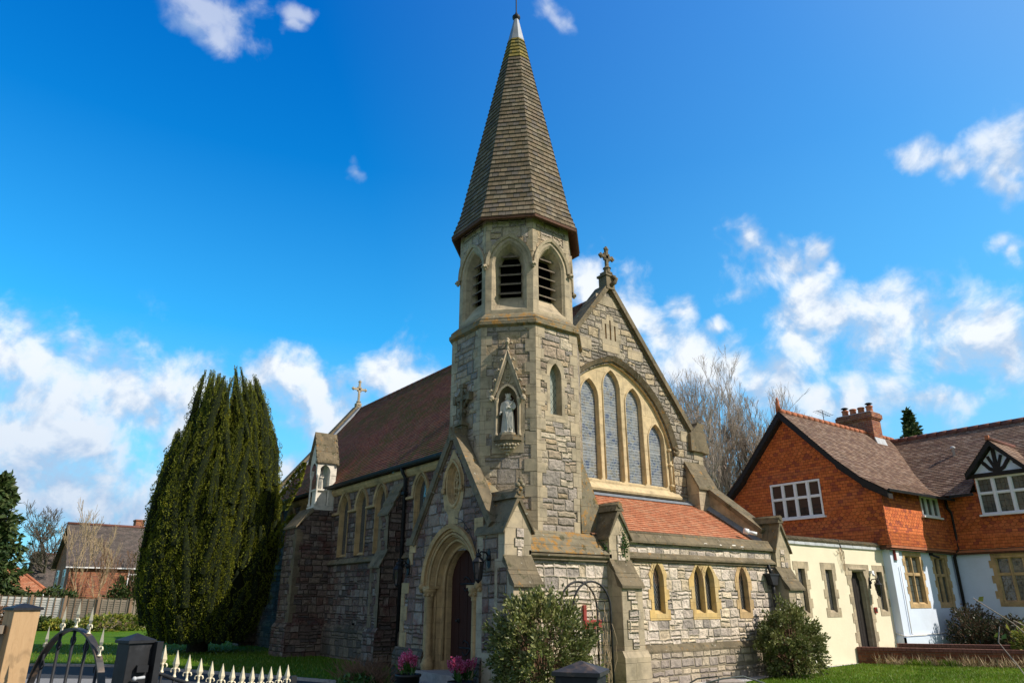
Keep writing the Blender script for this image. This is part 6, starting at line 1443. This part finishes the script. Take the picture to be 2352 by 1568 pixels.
# --- big upright yew
RT = np.array([RX, RY, 0.]); FT = np.array([FX, FY, 0.])
yc = FT * 25.6 + RT * -10.55; YE = empty('yew_tree', tuple(yc), 'large dense upright yew with many vertical plumes, left of the church', 'tree')
rg = np.random.RandomState(5)
def yR(z): return np.interp(z, [0, .6, 1.5, 3, 5, 7, 8.6, 9.7], [1.2, 1.65, 2.0, 2.15, 2.1, 1.8, 1.45, 1.15])
def ycx(z): return np.interp(z, [0, 3, 5, 7, 8.5, 9.8], [-.05, .0, .05, .02, -.12, -.25])
P_, D_, L_ = [], [], []; core = []
NP = 400
for k in range(NP):
    zt = 1.9 + 7.9 * (k / NP) ** .75; a = k * 2.39996 + rg.uniform(-.2, .2); fr_ = rg.uniform(.85, 1.05) if k < NP * .72 else math.sqrt(rg.uniform(.02, 1.0))
    ca = math.cos(a); 
    if ca < -.35 and zt > 7.5 and fr_ > .9: zt = 7.3 + rg.uniform(-.5, .3)
    zt += rg.uniform(-.45, .35); ln_ = rg.uniform(2.2, 3.8); z0 = max(.35, zt - ln_); n = int(1150 * (zt - z0) / 3); rad = rg.uniform(.11, .20)
    t = rg.rand(n) ** .85; z = z0 + (zt - z0) * t
    Rr = yR(z) * fr_ * .97; ang = a + .25 * np.sin(z * .5 + k); cx = np.stack([ycx(z) + Rr * np.cos(ang), Rr * np.sin(ang) * .92], 1)
    prof = rad * np.clip(np.minimum((1 - t) * 4.0, 1.0), .22, 1) * (1 + .42 * np.sin(z * 9 + k * 1.3))
    th = rg.rand(n) * 2 * math.pi; ox, oy = np.cos(th), np.sin(th)
    loc = cx + np.stack([ox, oy], 1) * prof[:, None]
    w = yc[None, :] + loc[:, 0:1] * RT[None, :] + loc[:, 1:2] * FT[None, :]; w[:, 2] = z
    outd = ox[:, None] * RT[None, :] + oy[:, None] * FT[None, :]
    P_.append(w); D_.append(outd * .75 + np.array([[0, 0, 1.]]) * rg.uniform(.5, 1.6, (n, 1)) + rg.normal(size=(n, 3)) * .25); L_.append(rg.uniform(.035, .062, n) * (1 - .25 * t))
    for (u0, u1) in ((0, .3), (.3, .6), (.6, .85), (.85, .98)):
        q = []
        for u in (u0, u1):
            z_ = z0 + (zt - z0) * u; an = a + .25 * math.sin(z_ * .5 + k); rr_ = yR(z_) * fr_ * .97; pp = yc + RT * (ycx(z_) + rr_ * math.cos(an)) + FT * rr_ * .92 * math.sin(an); pp = pp * np.array([1, 1, 0]) + np.array([0, 0, z_]); q += [pp, rad * .72 * min((1 - u) * 3, 1)]
        core.append(tuple(q))
leaves('crown', np.concatenate(P_), np.concatenate(D_), np.concatenate(L_), .36, 'yew_leaf', YE, .12)
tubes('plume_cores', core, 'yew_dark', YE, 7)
m = MB('yew_dark'); m.grid([[Vector(yc + RT * (ycx(z) + yR(z) * .84 * math.cos(a)) + FT * yR(z) * .78 * math.sin(a)) + Vector((0, 0, z)) for a in [2 * math.pi * k / 20 for k in range(20)]] for z in (.5, 1.5, 3, 4.5, 5.6, 6.2)], True, True, True); m.build('inner_core', YE)  # solid dark core added inside the crown to stop see-through
m = MB('bark_dark'); m.tube([tuple(yc), tuple(yc + np.array([0, 0, 1.2]))], [.35, .3], 10); m.build('trunk', YE)
# stray plumes leaning right
P_, D_, L_ = [], [], []
for (s0, s1, rad, n) in (((2.35, -.3, 4.6), (3.15, -.6, 6.2), .2, 700), ((2.3, -.2, 3.3), (2.9, -.6, 4.4), .16, 350)):
    t = rg.rand(n); c = np.array(s0)[None] * (1 - t[:, None]) + np.array(s1)[None] * t[:, None]; th = rg.rand(n) * 6.28; pr = rad * np.clip((1 - t) * 2.5, .1, 1)
    w = yc[None] + (c[:, 0:1] + np.cos(th)[:, None] * pr[:, None]) * RT + (c[:, 1:2] + np.sin(th)[:, None] * pr[:, None]) * FT; w[:, 2] = c[:, 2]
    P_.append(w); D_.append(np.cos(th)[:, None] * RT + np.sin(th)[:, None] * FT + np.array([[0, 0, .6]]) + rg.normal(size=(n, 3)) * .2); L_.append(rg.uniform(.08, .13, n))
leaves('side_plumes', np.concatenate(P_), np.concatenate(D_), np.concatenate(L_), .33, 'yew_leaf', YE, .12)
# --- leafy shrubs
def shrub(name, c, rx, ry, H, n, label, mt='shrub_leaf', L=(.055, .10), seed=1, cat='bush', lump=.18, wid=.26, open_=.0, twig='twig_brown'):
    rg = np.random.RandomState(seed); e = empty(name, (c[0], c[1], 0), label, cat)
    K = 260; a = rg.rand(K) * 6.283; zz = rg.uniform(-.80, 1, K); q = np.stack([np.sqrt(1 - np.clip(zz, -1, 1) ** 2) * np.cos(a), np.sqrt(1 - zz ** 2) * np.sin(a), zz], 1) * (1 + lump * rg.normal(size=(K, 1)) * .6)
    idx = rg.randint(0, K, n); f = 1 - (rg.rand(n, 1) ** 2) * (.30 + open_); pos = q[idx] * f + rg.normal(size=(n, 3)) * .055
    W_ = np.stack([c[0] + pos[:, 0] * rx, c[1] + pos[:, 1] * ry, H * .46 + pos[:, 2] * H * .54], 1); W_[:, 2] = np.where(W_[:, 2] < .04, rg.uniform(.03, H * .35, n), W_[:, 2])
    out = nrmz(pos); d = out * .8 + rg.normal(size=(n, 3)) * .55 + np.array([[0, 0, .25]])
    leaves('foliage', W_, d, rg.uniform(L[0], L[1], n), wid, mt, e, .12)
    segs = []
    for i in range(K):
        t = np.array([c[0] + q[i, 0] * rx * 1.04, c[1] + q[i, 1] * ry * 1.04, H * .46 + q[i, 2] * H * .57]); s_ = np.array([c[0] + q[i, 0] * rx * .35, c[1] + q[i, 1] * ry * .35, max(.05, H * .25 + q[i, 2] * H * .15)]); mid = (s_ + t) / 2 + np.array([0, 0, .06])
        segs += [(s_, .008, mid, .006), (mid, .006, t, .002)]
    for k in range(5): a = k * 1.256; segs.append((np.array([c[0] + .1 * math.cos(a), c[1] + .1 * math.sin(a), 0]), .02, np.array([c[0] + .4 * rx * math.cos(a), c[1] + .4 * ry * math.sin(a), H * .4]), .012))
    tubes('stems', segs, twig, e, 3); return e
shrub('leafy_bush', (7.97, 9.85), .80, .84, 1.74, 13000, 'big dense evergreen bush at the front of the tower, left of the rose arch', seed=2)
shrub('leafy_bush', (15.62, 10.22), .84, .60, 1.45, 10500, 'rounded dark evergreen bush at the right corner of the narthex', seed=3, mt='shrub_leaf')
shrub('garden_shrub', (25.6, 10.3), .95, .6, 1.45, 3800, 'open dark shrub behind the low walls, in front of the drainpipe', 'shrub_leaf_dark', seed=4, open_=.5, L=(.06, .12))
shrub('garden_shrub', (25.7, 9.3), .75, .6, 1.1, 3000, 'dark reddish shrub against the blue-shaded white wall', 'shrub_leaf_dark', seed=14, open_=.5, L=(.06, .12))
shrub('variegated_shrub', (23.2, 7.9), .6, .5, .95, 2600, 'yellow green shrub at the right edge beyond the low walls', 'yellow_leaf', seed=5, open_=.3, L=(.06, .11))
# --- bare trees and conifers behind
bare('bare_tree', (34.0, 26.4), 9, 6.0, .16, 6, 21, 'bare many stemmed tree rising between the church and the house', 'bark_pale', .42, .30, .006, shrink=.62, nseg=3)
bare('bare_tree', (34.7, 25.3), 7, 5.4, .13, 5, 23, 'lower bare tree close behind the gable of the tile hung house', 'bark_pale', .42, .30, .006, shrink=.62, nseg=3)
bare('oak_tree', (7.0, 94.5), 1, 3.7, .30, 6, 31, 'bare spreading oak far behind the brick house', 'bark', .58, .16, .018, shrink=.72)
bare('slender_bare_tree', (8.5, 66.5), 2, 3.0, .06, 4, 41, 'thin bare sapling in front of the brick house wall', 'twig_straw', .28, .35, .012)
bare('slender_bare_tree', (10.3, 66.0), 2, 2.6, .06, 4, 42, 'thin bare tree beside the chimney end of the brick house', 'twig_brown', .4, .25, .012)
def conifer(name, c, H, Rb, n, label, z0=0, mt='conifer_leaf', seed=1, sz=(.25, .5), droop=.1, pw=.8):
    rg = np.random.RandomState(seed); e = empty(name, (c[0], c[1], 0), label, 'tree'); K = 420
    z = z0 + (H - z0) * rg.rand(K) ** 1.1; a = rg.rand(K) * 6.283; Rr = Rb * ((H - z) / (H - z0)) ** pw * rg.uniform(.55, 1.1, K)
    tip = np.stack([c[0] + Rr * np.cos(a), c[1] + Rr * np.sin(a), z - droop * Rr], 1); root = np.stack([np.full(K, c[0]), np.full(K, c[1]), z + .15 * Rr], 1)
    i = rg.randint(0, K, n); t = rg.rand(n, 1) ** .6; p = root[i] * (1 - t) + tip[i] * t + rg.normal(size=(n, 3)) * Rb * .05
    leaves('crown', p, (tip - root)[i] + rg.normal(size=(n, 3)) * Rb * .5, rg.uniform(sz[0], sz[1], n), .28, mt, e, .1)
    tubes('trunk', [(np.array([c[0], c[1], 0.]), Rb * .09, np.array([c[0], c[1], H * .95]), .03)] + [(root[k], .03, tip[k], .01) for k in range(0, K, 2)], 'bark_dark', e, 4); return e
conifer('conifer', (1.0, 61.2), 9.6, 3.0, 9000, 'dense green conifer at the left edge beyond the fence', seed=3, sz=(.3, .6), pw=.55)
conifer('conifer', (47.8, 20.5), 13.2, 1.5, 2600, 'small dark conifer top showing above the house roof', z0=8, seed=5, sz=(.22, .42), pw=.8)
# shrubs by the fence
for k, (c, rx, H, mt, lb) in enumerate((((2.2, 52.6), .9, 1.2, 'twig_brown', 'brown leafless bush at the left, in front of the fence'), ((5.0, 50.2), .7, .5, 'yellow_leaf', 'small yellow green clump in front of the fence'), ((7.4, 47.4), 1.7, .80, 'yellow_leaf', 'bright yellow green laurel heap beside the yew'), ((6.1, 48.9), .7, .5, 'conifer_leaf', 'low dark green clump in front of the fence, beside a twig heap'), ((4.3, 50.6), .6, .6, 'conifer_leaf', 'small dark bush in front of the fence, seen over the arched gate'))):
    shrub('garden_bush', c, rx, .7, H, 1500, lb, mt, (.12, .26), 50 + k, twig='twig_straw')
shrub('hedge', (5.2, 60.5), 1.8, .8, 2.25, 3000, 'green hedge showing above the fence below the brick house', 'conifer_leaf', (.15, .32), 61)
shrub('garden_bush', (11.2, 66.5), 1.5, 1.0, 3.2, 2400, 'dark green bush against the right of the brick house wall', 'conifer_leaf', (.2, .4), 62, open_=.3)
# twig heap and plants by the porch
rg = np.random.RandomState(8); segs = []
for i in range(420):
    a = rg.rand() * 6.28; p = np.array([7.05 + rg.normal() * .22, 14.5 + rg.normal() * .3, .02]); d = np.array([math.cos(a) * .35, math.sin(a) * .35, .22 + rg.rand() * .35]); segs.append((p, .006, p + d * .6, .005)); segs.append((p + d * .6, .005, p + d * 1.1 + np.array([0, 0, -.06]), .002))
o = tubes('dry_twig_bush', segs, 'twig_brown', None, 3); tag(o, 'low tangle of dry brown twigs left of the church door', 'bush')
def hyac(c, n, label, rad=.22, seed=0, h0=.30):
    rg = np.random.RandomState(seed); e = empty('potted_hyacinths', (c[0], c[1], 0), label, 'flowers')
    m = MB('plant_pot'); m.lathe((c[0], c[1], 0), [(.16, 0), (.19, .04), (.22, h0 - .04), (.245, h0 - .04), (.245, h0), (.22, h0), (.2, h0 - .05)], 16); m.build('pot', e)
    P, D, L = [], [], []; lf, ld, ll = [], [], []
    for k in range(n):
        a = rg.rand() * 6.28; q = np.array([c[0] + math.cos(a) * rad * rg.rand(), c[1] + math.sin(a) * rad * rg.rand(), h0]); lean = np.array([rg.normal() * .25, rg.normal() * .25, 1.]); lean /= np.linalg.norm(lean); st = rg.uniform(.10, .22)
        t = rg.rand(150); pp = q + lean * (st + t[:, None] * .17); od = nrmz(rg.normal(size=(150, 3)) + np.array([[0, 0, .2]])); P.append(pp + od * .028); D.append(od); L.append(np.full(150, .034))
        for j in range(6): d = lean * .8 + rg.normal(size=3) * .35; lf.append(q + rg.normal(size=3) * .02); ld.append(d + np.array([0, 0, .4])); ll.append(rg.uniform(.16, .30))
    leaves('flowers', np.concatenate(P), np.concatenate(D), np.concatenate(L), .42, 'pink_flower', e, .1); leaves('leaves', np.array(lf), np.array(ld), np.array(ll), .09, 'ivy_leaf', e, .05)
hyac((7.0, 12.6), 9, 'pot of pink hyacinths on the left of the church door step', seed=1, h0=.36); hyac((7.45, 11.5), 10, 'pot of pink hyacinths on the right of the church door step', seed=2, h0=.30)
def clump(name, c, r_, H, n, mt, label, seed, L=(.06, .12)):
    rg = np.random.RandomState(seed); a = rg.rand(n) * 6.28; q = np.sqrt(rg.rand(n)) * r_; p = np.stack([c[0] + q * np.cos(a), c[1] + q * np.sin(a), rg.rand(n) * H * (1 - (q / r_) ** 2 * .6)], 1)
    o = leaves(name, p, rg.normal(size=(n, 3)) * .7 + np.array([[0, 0, .7]]), rg.uniform(L[0], L[1], n), .42, mt, None, .1); tag(o, label, 'plant')
clump('green_plant', (6.75, 14.2), .42, .26, 500, 'ivy_leaf', 'low bright green leaves in front of the dry twigs', 1); clump('green_plant', (6.75, 11.35), .34, .22, 350, 'ivy_leaf', 'low green leaves at the foot of the right flower pot', 2)
clump('wall_fern', (10.5, 11.0), .10, .1, 0 or 60, 'ivy_leaf', 'tiny fern', 3) if False else None
def ivy(P0, n, label, seed, spread=(.08, .01, .35)):
    rg = np.random.RandomState(seed); p = np.array([P0]) + rg.normal(size=(n, 3)) * np.array([spread]); o = leaves('ivy', p, rg.normal(size=(n, 3)) + np.array([[0, -.8, -.3]]), rg.uniform(.03, .05, n), .45, 'ivy_leaf', None, .1); tag(o, label, 'plant')
ivy((10.95, 10.765, 2.75), 170, 'sprig of ivy climbing the lit face of the middle gabled buttress', 4, (.045, .006, .17))
ivy((10.50, 11.0, 2.66), 130, 'green weeds growing in the corner under the middle buttress cap', 5, (.03, .12, .06))
rg = np.random.RandomState(77); segs = []
for (x0, x1) in ((12.02, .1), (14.98, .12), (13.4, .08)):
    for k in range(9):
        p = np.array([x0 + rg.normal() * x1, 10.885, 1.9 + rg.rand() * .2])
        for j in range(5): q = p + np.array([rg.normal() * .05, 0, .09]); segs.append((p, .003, q, .0025)); p = q
o = tubes('dead_creeper', segs, 'twig_brown', None, 3); tag(o, 'thin dead creeper stems clinging around the narthex windows', 'plant')
# grass: blades over the near lawn on the right, tufts by the low walls
n = 60000; rg = np.random.RandomState(9)
x = rg.uniform(11.2, 23.5, n); y = rg.uniform(4.5, 11.1, n); lim = 9.7 + (x - 11) * .165; k = y < np.minimum(lim, 11.25 - np.maximum(0, x - 20.1) * 1.55); x, y = x[k], y[k]; n = len(x)
o = leaves('grass', np.stack([x, y, np.zeros(n)], 1), rg.normal(size=(n, 3)) * .45 + np.array([[0, 0, 1.]]), rg.uniform(.03, .075, n), .10, 'grass_blade'); o['kind'] = 'stuff'; tag(o, 'short green lawn grass along the narthex and annexe', 'grass')
n = 16000; x = rg.uniform(1.5, 9.3, n); y = rg.uniform(15, 34, n); k = x > np.interp(y, [15.4, 17.7, 20.6, 22.3, 23.8, 27.5], [6.75, 5.85, 4.55, 3.75, 2.3, -6]) + .15; x, y = x[k], y[k]; n = len(x)
o = leaves('grass', np.stack([x, y, np.zeros(n)], 1), rg.normal(size=(n, 3)) * .4 + np.array([[0, 0, 1.]]), rg.uniform(.05, .10, n), .10, 'grass_blade'); o['kind'] = 'stuff'; tag(o, 'shaded lawn grass between the drive and the nave', 'grass')
P_, D_, L_ = [], [], []
for k in range(70):
    t = rg.rand(); c = np.array([20.5 + 2.3 * t, 10.75 - 3.55 * t, 0]) + np.array([rg.normal() * .12 - .12, rg.normal() * .12 - .08, 0]); q = rg.randint(5, 26)
    P_.append(np.repeat(c[None], q, 0) + rg.normal(size=(q, 3)) * np.array([[.05, .05, 0]])); D_.append(rg.normal(size=(q, 3)) * .5 + np.array([[-.2, 0, 1.]])); L_.append(rg.uniform(.10, .36, q))
o = leaves('dry_grass_tufts', np.concatenate(P_), np.concatenate(D_), np.concatenate(L_), .03, 'twig_straw'); o['kind'] = 'stuff'; tag(o, 'straw coloured grass tufts along the low brick wall', 'grass')
P_, D_, L_ = [], [], []
for (cx, cy, rr_) in ((20.95, 10.0, .35), (21.3, 9.35, .25)):
    q = 900; a = rg.rand(q) * 6.28; s_ = np.sqrt(rg.rand(q)) * rr_; P_.append(np.stack([cx + s_ * np.cos(a), cy + s_ * np.sin(a), np.zeros(q)], 1)); D_.append(rg.normal(size=(q, 3)) * .5 + np.array([[0, 0, 1.]])); L_.append(rg.uniform(.08, .2, q))
o = leaves('grass_tuft', np.concatenate(P_), np.concatenate(D_), np.concatenate(L_), .05, 'grass_blade'); o['kind'] = 'stuff'; tag(o, 'long green grass tuft at the foot of the low brick wall', 'grass')
# bare twig of a shrub at the right edge, close to the camera
segs = []; rg = np.random.RandomState(12); p0 = np.array([5.9, 1.9, 0.])
e = empty('bare_shrub', tuple(p0), 'thin bare shrub branch with a few new leaves at the right edge', 'shrub')
for (P) in ([(5.9, 1.9, 0), (5.78, 2.02, .9), (5.74, 2.06, 1.06), (5.80, 1.98, 1.2), (5.84, 1.93, 1.32)], [(5.85, 1.95, .9), (5.75, 2.1, 1.25), (5.70, 2.16, 1.38), (5.72, 2.14, 1.48)], [(5.84, 1.93, 1.32), (5.74, 2.06, 1.50), (5.60, 2.22, 1.66)], [(5.84, 1.93, 1.32), (5.80, 1.95, 1.45), (5.72, 2.05, 1.52)]):
    for a, b in zip(P[:-1], P[1:]): segs.append((np.array(a), .010 if a[2] < 1.1 else .004, np.array(b), .008 if b[2] < 1.1 else .003))
tubes('twigs', segs, 'bark_pale', e, 5)
q = np.array([(5.62, 2.20, 1.64), (5.70, 2.15, 1.44), (5.73, 2.1, 1.5), (5.78, 2.0, 1.4), (5.71, 2.14, 1.40), (5.76, 2.05, 1.1)]); leaves('leaves', q, rg.normal(size=(6, 3)) + np.array([[0, 0, .4]]), np.full(6, .05), .4, 'yellow_leaf', e, .1)
